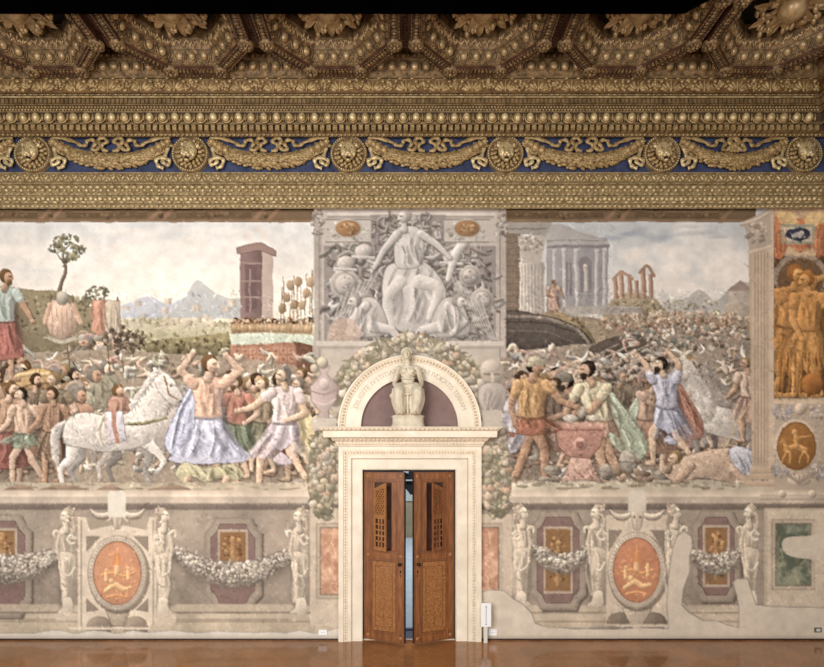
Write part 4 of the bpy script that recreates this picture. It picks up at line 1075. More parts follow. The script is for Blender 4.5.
def fruit(x, y, r):
    c = jit(pr_.choice([(206, 192, 172), (198, 178, 148), (190, 156, 130), (162, 156, 130), (176, 166, 154), (194, 180, 154), (140, 132, 110), (204, 180, 156), (212, 200, 184)]), 10)
    ell(x + r * .25, y + r * .3, r * 1.08, r * 1.08, (86, 76, 62), .6, 0, 0); ell(x, y, r, r * pr_.uniform(.85, 1.05), c, 1, pr_.uniform(0, 3), .30)
    ell(x - r * .3, y - r * .35, r * .3, r * .25, mixc(c, (255, 250, 240), .5), .7, 0, 0)
def leaf(x, y, L, a, col):
    p = [(x, y), (x + math.cos(a - .35) * L * .5, y + math.sin(a - .35) * L * .5), (x + math.cos(a) * L, y + math.sin(a) * L), (x + math.cos(a + .35) * L * .5, y + math.sin(a + .35) * L * .5)]
    poly(p, col, .95); stroke([p[0], p[2]], .5, dk(col, .7), .8)
def festoon(path, wd, n, fr=(2.2, 4.6)):
    P_ = spl(path, 12); m = len(P_)
    for i in range(n * 2):
        t = pr_.random() * (m - 1); i0 = int(t); k = i0 / (m - 1); w = np.interp(k, np.linspace(0, 1, len(wd)), wd)
        leaf(P_[i0][0] + pr_.uniform(-1, 1) * w, P_[i0][1] + pr_.uniform(-1, 1) * w * .7, pr_.uniform(5, 9), pr_.uniform(0, 6.28), jit(pr_.choice([(120, 116, 88), (98, 94, 74), (146, 138, 112), (172, 164, 148)]), 8))
    for i in range(n):
        t = pr_.random() * (m - 1); i0 = int(t); k = i0 / (m - 1); w = np.interp(k, np.linspace(0, 1, len(wd)), wd)
        fruit(P_[i0][0] + pr_.uniform(-1, 1) * w, P_[i0][1] + pr_.uniform(-1, 1) * w * .8, pr_.uniform(*fr))
    for i in range(n // 2):
        t = pr_.random() * (m - 1); i0 = int(t); k = i0 / (m - 1); w = np.interp(k, np.linspace(0, 1, len(wd)), wd)
        leaf(P_[i0][0] + pr_.uniform(-1, 1) * w, P_[i0][1] + pr_.uniform(-1, 1) * w * .8, pr_.uniform(4, 8), pr_.uniform(0, 6.28), jit(pr_.choice([(138, 132, 108), (160, 152, 130), (184, 176, 160), (120, 114, 92)]), 8))
def soffit(x0, x1, xs):                               # painted wooden soffit above the scenes
    rect(x0, 208, x1, 222, (124, 98, 70)); rect(x0, 208, x1, 210, (92, 70, 48)); rect(x0, 219.6, x1, 222, (146, 116, 86))
    for a in xs:
        poly([(a, 209), (a + 4, 209), (a - 5, 220), (a - 11, 220)], (150, 112, 82)); 
    for k in range(len(xs) - 1): rect(xs[k] + 6, 211.5, xs[k + 1] - 11, 218, (106, 80, 54), .8); rect(xs[k] + 6, 211, xs[k + 1] - 11, 211.8, (150, 120, 84), .8); tufts((xs[k] + xs[k + 1]) / 2 - 3, 215, max(1, (xs[k + 1] - xs[k]) / 2 - 12), 2.4, [(132, 102, 70), (96, 72, 48)], 40, (1, 2.2), .6)
# ---------------- left scene
def scene_left():
    Brush.oid = 1; Brush.clip = (-50, 207, 318, 491)
    vgrad(-50, 207, 318, 345, [(0, (206, 210, 216)), (.25, (218, 217, 218)), (.55, (234, 227, 220)), (.8, (236, 223, 208)), (1, (212, 202, 180))], .05)
    for cx, cy, rx, ry in ((20, 250, 60, 16), (120, 240, 60, 14), (170, 265, 70, 16), (210, 240, 40, 12), (100, 285, 60, 10)): cloud(cx, cy, rx, ry, (240, 231, 224), 16, .3)
    for cx, cy in ((60, 232), (150, 228), (20, 275)): cloud(cx, cy, 44, 9, (200, 206, 216), 8, .22)
    poly([(90, 318), (118, 306), (134, 300), (150, 296), (166, 304), (182, 298), (198, 288), (208, 293), (222, 300), (240, 306), (252, 320)], (184, 190, 208), .9, True, (0, -1, .06))
    poly([(170, 312), (186, 296), (196, 280), (204, 284), (214, 292), (230, 298), (244, 300), (252, 330), (150, 330)], (176, 180, 182), .8, True, (-.4, -.4, .08))
    vgrad(-50, 318, 318, 360, [(0, (206, 196, 172)), (.4, (184, 176, 142)), (1, (150, 140, 110))], .2)
    for k in range(30):                               # far town and fields
        x, y = pr_.uniform(118, 236), pr_.uniform(304, 332); w, h = pr_.uniform(3, 9), pr_.uniform(3, 8)
        rect(x, y - h, x + w, y, jit((206, 190, 170), 12), .8); rect(x + w * .6, y - h, x + w, y, (170, 152, 136), .6)
    for k in range(50): tufts(pr_.uniform(110, 250), pr_.uniform(318, 346), 9, 2.5, [(158, 152, 112), (186, 178, 138), (132, 126, 92)], 5, (1, 2.4), .7)
    poly([(-50, 300), (-10, 286), (30, 290), (62, 292), (80, 302), (104, 312), (126, 328), (136, 350), (-50, 362)], (142, 128, 98), 1, True, (.1, -.6, .2))
    tufts(40, 312, 80, 18, [(116, 106, 74), (156, 144, 108), (96, 86, 62), (168, 152, 120)], 150, (1.2, 3.2), .8)
    poly([(140, 346), (180, 338), (232, 334), (240, 352), (180, 362)], (128, 116, 80), .9, True, (0, -1, .3)); tufts(190, 345, 45, 8, [(110, 98, 66), (160, 146, 104), (84, 72, 54)], 90, (1, 2.6), .8)
    # tree
    stroke([(56, 302), (62, 282), (66, 268), (63, 254), (70, 244)], [5, 3.6, 3, 2.2, 1], (128, 108, 88), 1, True, .25)
    stroke([(64, 266), (74, 254), (80, 246)], [2.2, 1.4, .7], (128, 108, 88), 1, True); stroke([(63, 262), (55, 250)], [1.6, .6], (128, 108, 88))
    for cx, cy, rx, ry in ((66, 240, 13, 6), (57, 248, 8, 5), (78, 249, 8, 5), (70, 257, 10, 5), (97, 292, 11, 7), (88, 300, 8, 5)): tufts(cx, cy, rx, ry, [(118, 114, 88), (146, 138, 104), (96, 92, 72)], 46, (1, 2.2), .85)
    # square tower on a hill to the right
    rect(238, 318, 276, 326, (178, 148, 120)); poly([(240, 252), (262, 248), (262, 318), (240, 318)], (134, 106, 104), 1, False, (-.8, 0, .14)); poly([(262, 248), (273, 254), (273, 318), (262, 318)], (188, 166, 156))
    poly([(237, 254), (236, 247), (262, 242), (276, 250), (276, 256), (262, 250)], (158, 126, 118), 1, False, None, .8); rect(245, 262, 257, 312, (112, 84, 86), .75); rect(249, 268, 250.5, 312, (160, 134, 128)); 
    for y in (262, 280, 296): rect(240, y, 262, y + 1.6, (160, 132, 126)); 
    cloud(258, 236, 14, 10, (214, 200, 192), 8, .35)
    for k in range(26): head(232 + k * 3.3, 322 + pr_.uniform(-3, 4), 2.5, pr_.choice((-1, 1)))
    for k in range(9):
        x = 280 + k * 4; stroke([(x, 330), (x + pr_.uniform(-3, 6), 268 + pr_.uniform(0, 20))], .9, (128, 96, 66), .9); ell(x + 2, 290 + pr_.uniform(-12, 22), 4, 5, jit((176, 146, 112), 20), .9)
    # red chest carried on poles
    poly([(230, 344), (296, 342), (312, 346), (312, 376), (296, 378), (232, 372)], (170, 118, 94), 1, False, (-.4, -.4, .12)); poly([(296, 342), (313, 345), (313, 376), (297, 378)], (128, 84, 66))
    for j in range(3):
        for i in range(8): rect(235 + i * 7.6, 348 + j * 8, 240.6 + i * 7.6, 353.5 + j * 8, (192, 142, 114), .9); rect(236.2 + i * 7.6, 349.4 + j * 8, 239.4 + i * 7.6, 352.5 + j * 8, (140, 92, 74), .7)
    poly([(229, 334), (298, 331), (316, 336), (315, 346), (297, 342), (231, 345)], (192, 204, 186), 1, False, (-.3, -.6, .1)); 
    rect(231, 323, 312, 333, (172, 140, 104)); 
    for k in range(20): ell(234 + k * 4, 328, 2.2, 4, jit((190, 156, 116), 14), .9)
    # people behind
    crowd(-50, 128, 340, 356, 26, 4.6, [(186, 150, 126), (150, 140, 116), (196, 176, 152), (168, 112, 92), (138, 128, 110)])
    poly([(-50, 366), (60, 352), (150, 352), (318, 376), (318, 476), (-50, 476)], (164, 145, 125), .95, True)
    swirl(-50, 352, 318, 470, 520, [(206, 174, 150), (184, 176, 154), (222, 208, 188), (190, 150, 130), (164, 142, 122), (176, 174, 164), (212, 190, 164), (228, 218, 204)], (6, 18), (2.5, 6))
    crowd(-50, 120, 362, 400, 44, 6.2, [(198, 150, 124), (172, 164, 140), (206, 190, 168), (176, 118, 96), (150, 140, 122), (190, 176, 160)])
    crowd(205, 316, 372, 400, 14, 6.0, [(196, 160, 130), (160, 160, 132), (206, 186, 164), (184, 122, 100)])
    # standard bearers and a man in bright armour above the crowd
    for x, c in ((58, (206, 170, 150)), (98, (200, 140, 116)), (112, (190, 172, 150))):
        stroke([(x + 12, 372), (x + 6, 296)], 1.2, (120, 92, 64)); poly([(x - 6, 300), (x + 8, 300), (x + 9, 330), (x + 1, 336), (x - 7, 330)], c, .95, False, (-.5, -.4, .2), .7); folds(((x - 5, 301), (x + 7, 301)), ((x - 6, 330), (x + 8, 330)), 4, c, 1.2)
    ell(62, 320, 15, 20, (206, 172, 150), 1, 0, .28); stroke([(50, 338), (62, 342), (75, 338)], 4, (178, 168, 150), 1, True); ell(62, 298, 6, 7, (176, 166, 152), 1, 0, .3); stroke([(50, 305), (45, 322)], 5, (200, 160, 134), 1, False, .2); stroke([(74, 305), (80, 322)], 5, (200, 160, 134), 1, False, .2)
    for k in range(5): stroke([(52 + k * 5, 308), (53 + k * 5, 336)], 1, (168, 124, 104), .6)
    tufts(125, 340, 22, 14, [(96, 80, 66), (136, 116, 92), (180, 164, 148), (78, 66, 56)], 90, (1.4, 3.2), .9)
    # gilded car at the left
    poly([(-20, 396), (0, 384), (18, 372), (40, 368), (56, 374), (54, 380), (50, 404), (34, 410), (10, 404), (-20, 420)], (196, 156, 100), 1, True, (-.3, -.6, .25), 1.2)
    stroke([(-16, 396), (6, 382), (24, 374), (50, 375)], 4.4, (216, 180, 124), 1, True, .3); stroke([(-10, 404), (10, 392), (30, 384), (50, 384)], 1.6, (144, 104, 62), .9, True)
    for k in range(9): ell(4 + k * 5.4, 398 - (k * 1.4), 2.4, 2.8, jit((178, 136, 84), 12), 1, 0, .3)
    for k in range(15):                               # a darker rank behind
        x = -44 + k * 25 + pr_.uniform(-5, 5)
        if 70 < x < 190: continue
        figure(x, 470 + pr_.uniform(-6, 4), 92 + pr_.uniform(-6, 8), dk(jit(pr_.choice([(186, 150, 128), (164, 158, 134), (196, 172, 148), (170, 130, 112)]), 10), .92), jit((150, 128, 106), 10), None, pr_.choice((-1, 1)), 0, .12)
    figure(-34, 486, 150, (186, 132, 112), (206, 160, 130), (150, 160, 140), 1, .02, .14)
    figure(0, 486, 104, (176, 104, 92), (204, 158, 128), (146, 158, 134), 1, .10, .18)
    figure(28, 484, 96, (150, 162, 140), (212, 176, 150), (160, 118, 96), -1, -.06, .16, long_=.42)
    figure(52, 480, 92, (150, 122, 98), (170, 130, 104), None, -1, .02, .08)
    figure(2, 378, 108, (190, 112, 100), (176, 190, 184), (210, 180, 156), 1, .02, .08)
    # two white horses
    horse(146, 486, 78, 1, (184, 172, 164)); 
    horse(112, 488, 84, 1, (214, 206, 200), .05, None)
    poly([(104, 412), (122, 410), (126, 440), (108, 444)], (204, 198, 214), 1, False, (-.3, -.5, .15), .8); stroke([(113, 411), (117, 442)], 4.4, (198, 132, 104), .9); stroke([(105, 414), (109, 443)], 2, (216, 196, 168), .9); stroke([(126, 424), (146, 422), (166, 418)], [3.4, 3.4, 2.4], (150, 142, 104), .95, True, .3); stroke([(104, 416), (99, 432), (102, 446)], [3, 5, 2], (214, 200, 184), 1, True, .3)
    for k in range(26): ell(72 + k * 10, 484 + pr_.uniform(-2, 2), 8, 2.2, (120, 104, 84), .4, 0, 0, .8)
    # draped walkers
    figure(262, 470, 92, (148, 152, 122), (186, 164, 134), (186, 122, 104), -1, .02, .12)
    figure(236, 476, 100, (138, 152, 126), (196, 128, 108), None, -1, .02, .10)
    figure(300, 478, 100, (190, 128, 112), (196, 176, 156), None, -1, 0, .12)
    figure(282, 484, 116, (202, 186, 198), (216, 196, 196), (224, 204, 152), -1, .03, .20, ((-.16, -.12), (-.30, -.16)), ((.06, -.18), (-.10, -.24)))
    figure(210, 486, 130, (196, 198, 226), (222, 176, 150), (188, 194, 226), 1, -.02, .20, ((-.10, .10), (.0, .24)), ((.14, .10), (.02, .22)))
    poly([(184, 462), (206, 468), (232, 464), (243, 474), (236, 481), (220, 476), (206, 482), (192, 477), (180, 482), (176, 474)], (192, 184, 146), 1, True, (-.3, -.4, .2), .8); folds(((186, 464), (236, 466)), ((180, 480), (240, 478)), 9, (192, 184, 146), 2.2)
    for fx in (188, 226): stroke([(fx, 479), (fx - 3, 485), (fx + 6, 487)], [7, 5, 3.4], (210, 172, 144), 1, False, .25)
    vgrad(-50, 482, 318, 491, [(0, (184, 168, 144)), (1, (202, 188, 164))], .3)
    for cx, rx in ((20, 16), (62, 26), (110, 14), (170, 22)): poly([(cx - rx, 491), (cx - rx * .5, 486), (cx + rx * .2, 484.5), (cx + rx, 490), (cx + rx, 492)], (160, 130, 110), .85, True, (-.3, -.8, .15))
    for k in range(40): ell(pr_.uniform(-40, 310), pr_.uniform(483, 490), pr_.uniform(2, 7), pr_.uniform(.6, 1.4), jit((150, 130, 104), 14), .5, 0, 0)
    soffit(-50, 318, [-40, 48, 60, 158, 170, 262, 276])
# ---------------- right scene
def scene_right():
    Brush.oid = 3; Brush.clip = (500, 207, 768, 491)
    vgrad(500, 207, 768, 340, [(0, (184, 192, 204)), (.4, (204, 206, 210)), (.8, (220, 216, 210)), (1, (204, 196, 178))], .06)
    for cx, cy, rx, ry in ((700, 250, 42, 26), (660, 258, 34, 14), (735, 270, 26, 16), (690, 285, 50, 10)): cloud(cx, cy, rx, ry, (236, 228, 224), 22, .4)
    cloud(640, 236, 30, 8, (150, 164, 184), 10, .4); cloud(700, 232, 40, 6, (170, 178, 192), 8, .4)
    poly([(630, 320), (660, 306), (684, 298), (700, 290), (716, 300), (732, 286), (744, 282), (768, 292), (768, 330), (630, 330)], (176, 172, 168), .9, True, (-.3, -.5, .1))
    vgrad(604, 312, 768, 345, [(0, (184, 176, 158)), (1, (158, 142, 118))], .3)
    for k in range(40): tufts(pr_.uniform(640, 766), pr_.uniform(300, 334), 9, 3, [(150, 142, 116), (188, 178, 156), (128, 116, 94)], 5, (1, 2.2), .7)
    # round tower and broken walls on hills
    rect(728, 290, 752, 306, (186, 172, 160), 1, (-.8, 0, .15)); poly([(726, 291), (740, 280), (754, 291)], (164, 140, 128)); rect(724, 304, 758, 316, (176, 160, 146), 1, (-.8, 0, .15))
    poly([(604, 312), (616, 296), (636, 292), (656, 300), (668, 316), (664, 330), (604, 330)], (166, 148, 122), 1, True, (-.3, -.6, .2)); tufts(636, 308, 28, 9, [(134, 126, 90), (180, 162, 132), (108, 98, 72)], 60, (1, 2.4), .8)
    for x, h in ((613, 20), (619, 26), (627, 22), (634, 16), (641, 27), (648, 22)): rect(x, 296 - h, x + 4.5, 298, jit((190, 150, 124), 8), 1, (-.8, 0, .2)); rect(x + 3, 296 - h, x + 4.6, 298, (150, 108, 88), .7)
    stroke([(613, 279), (622, 272), (632, 278)], 3, (186, 148, 122), 1, True); stroke([(640, 272), (647, 266), (654, 276)], 3, (176, 136, 112), 1, True)
    # grey palace front
    poly([(546, 232), (606, 238), (608, 246), (607, 312), (546, 318)], (158, 154, 160), 1, False, (-.5, 0, .08))
    poly([(546, 224), (560, 224), (606, 240), (610, 247), (546, 247)], (176, 172, 174)); rect(546, 245, 609, 248, (136, 132, 138)); rect(546, 240, 607, 241, (142, 138, 142))
    for x in (552, 562, 574, 594, 602): rect(x, 250, x + 3.4, 308, (190, 186, 188), 1, (-.9, 0, .12)); rect(x - .6, 248.5, x + 4.2, 251, (198, 194, 194))
    rect(579, 262, 591, 292, (134, 128, 134)); ell(585, 262, 6, 6, (134, 128, 134), 1, 0, 0); stroke([(585, 290), (585, 268)], 4, (190, 180, 176), 1, False, .2); ell(585, 266, 2, 2.4, (196, 186, 182))
    for x in (566, 570): rect(x - .8, 262, x + 1.6, 296, (128, 122, 130), .8)
    rect(546, 306, 640, 314, (178, 170, 164)); 
    for k in range(18): rect(604 + k * 2.2, 307.5, 605.2 + k * 2.2, 313, (140, 130, 126), .8)
    # big fluted columns
    rect(500, 222, 520, 316, (138, 118, 100))
    for r in range(16): 
        rect(500, 224 + r * 6, 520, 224.7 + r * 6, (104, 86, 74), .8); 
        for q in range(3): rect(502 + q * 7 + (r % 2) * 3, 224 + r * 6, 502.6 + q * 7 + (r % 2) * 3, 230 + r * 6, (104, 86, 74), .7)
    poly([(500, 220), (552, 222), (546, 236), (500, 232)], (166, 158, 152)); rect(500, 228, 546, 229.6, (126, 118, 112), .8)
    rect(519, 262, 544, 318, (196, 186, 178), 1, (-.9, 0, .16))
    for k in range(7): rect(521 + k * 3.4, 264, 522.2 + k * 3.4, 318, (150, 142, 138), .8)
    poly([(517, 236), (546, 236), (542, 254), (541, 263), (522, 263), (521, 254)], (186, 176, 166), 1)
    tufts(531, 244, 13, 9, [(208, 198, 186), (150, 140, 130), (186, 176, 164)], 60, (1.2, 2.4), .9)
    figure(553, 316, 36, (206, 168, 150), (212, 176, 156), None, 1, 0, .06)
    # far crowd, wall and dark hull
    poly([(500, 318), (546, 312), (580, 316), (606, 318), (768, 318), (768, 352), (500, 360)], (160, 138, 114), .9)
    tufts(680, 322, 82, 11, [(196, 160, 136), (172, 128, 104), (206, 192, 172), (128, 102, 84), (150, 140, 132)], 520, (1, 2.2), .9)
    poly([(544, 318), (562, 312), (586, 326), (594, 346), (560, 336)], (146, 126, 92), 1, True, (-.2, -.7, .25)); tufts(566, 324, 20, 7, [(168, 148, 104), (110, 92, 68)], 40, (1, 2), .8)
    poly([(500, 314), (540, 315), (572, 324), (590, 340), (588, 352), (560, 362), (500, 362)], (92, 82, 76), 1, True, (0, -.8, .2), 1.4)
    stroke([(500, 317), (540, 318), (572, 327), (588, 342)], 3.6, (138, 124, 114), 1, True, .3); stroke([(500, 330), (545, 332), (580, 346)], 1.4, (120, 106, 98), .8, True); stroke([(500, 322), (542, 323), (574, 332)], .8, (60, 52, 48), .8, True)
    poly([(500, 352), (620, 340), (700, 334), (768, 330), (768, 480), (500, 480)], (160, 143, 126), .95)
    poly([(590, 346), (628, 334), (660, 342), (640, 362), (596, 364)], (96, 84, 74), .9, True); tufts(690, 338, 72, 12, [(190, 160, 138), (150, 140, 132), (128, 108, 92), (206, 192, 178), (120, 130, 126)], 260, (1.4, 3), .9)
    swirl(505, 350, 768, 476, 480, [(202, 172, 152), (182, 174, 160), (220, 206, 188), (190, 150, 134), (162, 142, 128), (178, 178, 176), (212, 192, 170), (228, 218, 206)], (6, 18), (2.5, 6))
    crowd(506, 600, 366, 384, 15, 6.4, [(176, 130, 108), (150, 142, 124), (196, 176, 152), (160, 146, 136)])
    crowd(600, 700, 362, 384, 14, 5.2, [(176, 140, 120), (150, 148, 140), (200, 186, 166)])
    for k in range(10):                              # raised spears and swords
        x, y = pr_.uniform(575, 650), pr_.uniform(360, 380); stroke([(x - 20, y + 6), (x + 26, y - 16)], 1.0, jit((186, 176, 164), 14), .9)
    tufts(640, 372, 70, 16, [(96, 84, 76), (180, 156, 136), (206, 190, 174), (138, 118, 102), (150, 150, 150)], 260, (1.4, 3.4), .85)
    for k in range(12):
        x = 512 + k * 21 + pr_.uniform(-5, 5)
        figure(x, 462 + pr_.uniform(-8, 4), 84 + pr_.uniform(-6, 8), dk(jit(pr_.choice([(186, 154, 134), (166, 160, 142), (198, 174, 154), (172, 136, 120)]), 10), .92), jit((150, 130, 112), 10), None, pr_.choice((-1, 1)), pr_.uniform(-.1, .1), .14, None, None, None, None, jit((150, 140, 128), 12) if k % 3 == 0 else None)
    # rearing horse, fighters
    horse(742, 462, 66, -1, (164, 152, 146), .18)
    horse(726, 470, 72, -1, (206, 198, 192), .26)
    figure(750, 440, 82, (196, 158, 140), (206, 176, 156), (190, 168, 160), -1, -.04, .1)
    figure(640, 470, 96, (200, 152, 130), (206, 170, 148), (190, 206, 184), 1, .14, .22, ((.12, -.10), (.24, -.16)), ((.14, -.06), (.28, .0)))
    figure(672, 462, 104, (182, 186, 214), (188, 190, 216), (196, 134, 112), -1, -.10, .18, ((-.06, .14), (-.18, .26)), ((.02, .16), (-.08, .30)))
    figure(614, 486, 124, (202, 164, 138), (208, 196, 164), (196, 210, 184), -1, -.22, .06, ((-.10, -.20), (-.26, -.26)), ((-.12, -.18), (-.26, -.20)), long_=.40)
    # red basin on a foot
    poly([(552, 424), (606, 424), (603, 432), (600, 446), (590, 458), (568, 458), (558, 446), (555, 432)], (192, 138, 122), 1, False, (-.4, -.6, .16), 1.2); rect(551, 422, 607, 427, (212, 160, 142)); rect(553, 429, 604, 430.4, (150, 98, 88), .8)
    ell(580, 444, 7, 7, (206, 156, 138), 1, 0, .3); ell(580, 444, 4, 4, (166, 110, 98), 1, 0, .2)
    poly([(570, 458), (590, 458), (596, 474), (602, 480), (558, 480), (564, 474)], (206, 164, 148), 1, False, (-.4, -.4, .2), 1); tufts(580, 474, 16, 6, [(214, 172, 156), (160, 108, 96)], 30, (1, 2), .8)
    ell(570, 418, 8, 4, (196, 188, 176), 1, 0, .3); ell(582, 412, 4.5, 6, (176, 168, 154), 1, 0, .3); ell(594, 418, 6, 3, (206, 196, 178), 1, 0, .3)
    # man in red tunic
    figure(529, 484, 126, (188, 118, 90), (208, 158, 104), (192, 186, 200), 1, .03, .12, ((-.06, -.16), (-.02, -.32)), ((.10, -.12), (.24, -.18)), None, None, (188, 176, 150), .40)
    for cx, cy, rx, ry in ((552, 470, 9, 5), (546, 480, 8, 4), (640, 478, 10, 6), (628, 462, 9, 12), (662, 474, 8, 6), (606, 472, 7, 8)): ell(cx, cy, rx, ry, jit((166, 156, 142), 10), 1, pr_.uniform(-.3, .3), .35); stroke([(cx - rx, cy), (cx + rx, cy)], .8, (106, 96, 86), .7)
    # fallen figures
    poly([(668, 466), (690, 454), (722, 448), (750, 452), (752, 478), (730, 482), (700, 478), (674, 482)], (206, 176, 152), 1, True, (-.3, -.6, .2), 1.2)
    limb([(690, 466), (676, 480), (662, 470)], [9, 7, 4], (204, 170, 146)); head(674, 458, 6.2, -1); limb([(735, 468), (748, 482), (722, 486)], [12, 9, 5], (202, 170, 148))
    poly([(728, 450), (748, 448), (760, 468), (756, 478), (738, 470)], (188, 190, 210), 1, True, (-.4, -.5, .2), .8); folds(((732, 452), (748, 452)), ((744, 474), (758, 474)), 4, (188, 190, 210), 1.2)
    stroke([(748, 404), (722, 450)], 1.6, (206, 180, 132))
    for k in range(9): ell(640 + pr_.uniform(-24, 30), 474 + pr_.uniform(-6, 10), pr_.uniform(4, 8), pr_.uniform(3, 5), jit((158, 134, 114), 16), .95, pr_.uniform(0, 3), .35)
    stroke([(622, 470), (640, 482), (664, 486)], 3, (128, 106, 84), .9, True, .3)
    vgrad(500, 482, 768, 491, [(0, (192, 180, 158)), (1, (206, 194, 172))], .3)
    for k in range(36): ell(pr_.uniform(505, 765), pr_.uniform(482, 489), pr_.uniform(2, 8), pr_.uniform(.8, 1.8), jit((150, 134, 112), 16), .6, 0, 0)
    soffit(500, 756, [500, 614, 628, 730])
# ---------------- right bay: pilaster, niche, medallion
def bay_right():
    Brush.oid = 4; Brush.clip = (740, 207, 828, 491)
    rect(768, 207, 828, 491, (176, 164, 152))
    poly([(748, 230), (776, 230), (776, 478), (752, 478)], (182, 168, 154)); rect(752, 248, 774, 470, (190, 176, 162), 1, (-.6, 0, .06))
    for k in range(6): rect(754 + k * 3.2, 252, 755.3 + k * 3.2, 466, (160, 144, 132), .9)
    rect(768, 207, 774, 491, (198, 184, 170)); rect(773.5, 207, 774.6, 400, (140, 126, 116))
    poly([(743, 222), (770, 209), (771, 250), (752, 254)], (176, 166, 158)); tufts(756, 232, 10, 11, [(198, 188, 180), (140, 130, 124), (170, 160, 152)], 60, (1.2, 2.6), .9); stroke([(742, 224), (756, 220), (770, 212)], 3, (196, 186, 176), 1, True, .2); stroke([(750, 252), (771, 246)], 2.6, (206, 194, 182))
    for y, a in ((468, 750), (474, 747), (481, 745)): rect(a, y, 776, y + 5.5, (188, 172, 156), 1, (0, -.8, .10))
    # niche with two brown painted statues
    Brush.oid = 41; Brush.clip = (774, 207, 828, 491)
    rect(774, 256, 828, 397, (92, 70, 52)); ell(800, 277, 27, 24, (150, 138, 128), 1, 0, 0); ell(800, 280, 23, 22, (110, 88, 70), 1, 0, 0)
    rect(774, 397, 828, 402, (190, 176, 160))
    br = (178, 132, 82)
    figure(786, 394, 128, (180, 136, 86), (186, 142, 94), (160, 114, 66), 1, .06, .08, ((.10, -.14), (.26, -.14)), ((.06, .10), (.18, .14)), (190, 148, 98), (140, 98, 58))
    figure(806, 394, 122, (196, 152, 100), (188, 144, 94), (150, 106, 60), -1, .02, .10, ((-.02, -.18), (.06, -.34)), ((.08, -.16), (.16, -.34)), (200, 156, 106), (150, 106, 62))
    for k in range(8): stroke([(779 + k * 5.6, 350), (777 + k * 6, 372), (775 + k * 6.2, 394)], [.8, 3.4, 3.0], jit((186, 140, 86), 12), .75, True, .3)
    for k in range(6): stroke([(781 + k * 7, 352), (780 + k * 7, 392)], 1.2, (112, 74, 42), .75)
    ell(812, 384, 11, 11, (156, 110, 66), 1, 0, .35); Brush.clip = (740, 207, 828, 491)
    Brush.oid = 42                                    # draped cloth with a small oval cameo
    rect(774, 209, 828, 256, (196, 176, 152))
    poly([(775, 214), (790, 211), (800, 220), (812, 211), (826, 214), (826, 252), (818, 260), (812, 244), (800, 252), (788, 244), (780, 260), (774, 258)], (190, 128, 96), 1, False, (-.3, -.5, .2), 1)
    poly([(777, 212), (792, 212), (798, 222), (786, 226), (778, 220)], (214, 190, 148), 1, True); poly([(804, 222), (810, 212), (824, 212), (824, 220), (814, 226)], (214, 190, 148), 1, True)
    rect(780, 224, 815, 244, (206, 196, 182)); rect(780, 224, 815, 244, (110, 124, 110), .5); rect(783, 227, 812, 241, (200, 190, 176)); ell(797.5, 234, 12.5, 6.6, (60, 64, 84), 1, 0, .1); ell(797, 235, 7, 3, (190, 190, 192), .95, -.3, .25); ell(801, 232.5, 2.6, 2.2, (196, 194, 194)); stroke([(792, 236), (804, 237)], 1.6, (200, 198, 198))
    folds(((777, 228), (782, 228)), ((776, 256), (782, 258)), 3, (190, 128, 96), 1.4); folds(((816, 228), (824, 228)), ((816, 258), (824, 252)), 3, (206, 150, 116), 1.4); folds(((786, 246), (812, 246)), ((790, 250), (808, 250)), 6, (206, 160, 126), 1.2)
    Brush.oid = 4
    rect(774, 402, 828, 491, (178, 168, 158)); rect(772, 400, 828, 404, (204, 190, 174))
    for x, y in ((782, 412), (818, 412), (780, 470), (818, 472)): tufts(x, y, 9, 8, [(200, 192, 186), (150, 140, 134), (160, 162, 180)], 40, (1, 2.6), .9)
    ell(800, 409, 6, 6, (200, 188, 178), 1, 0, .3); ell(799, 480, 12, 6, (196, 186, 176), 1, 0, .3); 
    for a in range(-3, 4): stroke([(799, 484), (799 + a * 5, 476 - abs(a))], 1.6, (150, 140, 132), .8)
    Brush.oid = 43                                    # bronze-coloured oval with a small rider
    ell(796, 446, 22.5, 27, (196, 184, 172), 1, 0, .10); ell(796, 446, 19.5, 24, (120, 88, 58), 1, 0, 0); ell(796, 446, 18.4, 22.8, (146, 108, 68), 1, 0, .12)
    lo = (190, 150, 102)
    stroke([(786, 450), (795, 447), (804, 450)], [6, 7, 7], lo, 1, True, .3); stroke([(787, 449), (783, 440), (780, 442)], [5, 3.4, 2], lo, 1, False, .3)
    for a, b_ in ((787, 783), (789, 790), (803, 800), (805, 808)): stroke([(a, 452), (b_, 458), (b_ - 1, 463)], [2.6, 1.8, 1.2], lo, 1, False, .3)
    stroke([(796, 446), (795, 436)], [5, 4], (198, 158, 110), 1, False, .3); ell(794, 432, 2.4, 2.8, (204, 164, 116)); stroke([(795, 438), (806, 436), (812, 434)], [2.4, 1.6, .8], (198, 158, 110))
    Brush.oid = 4
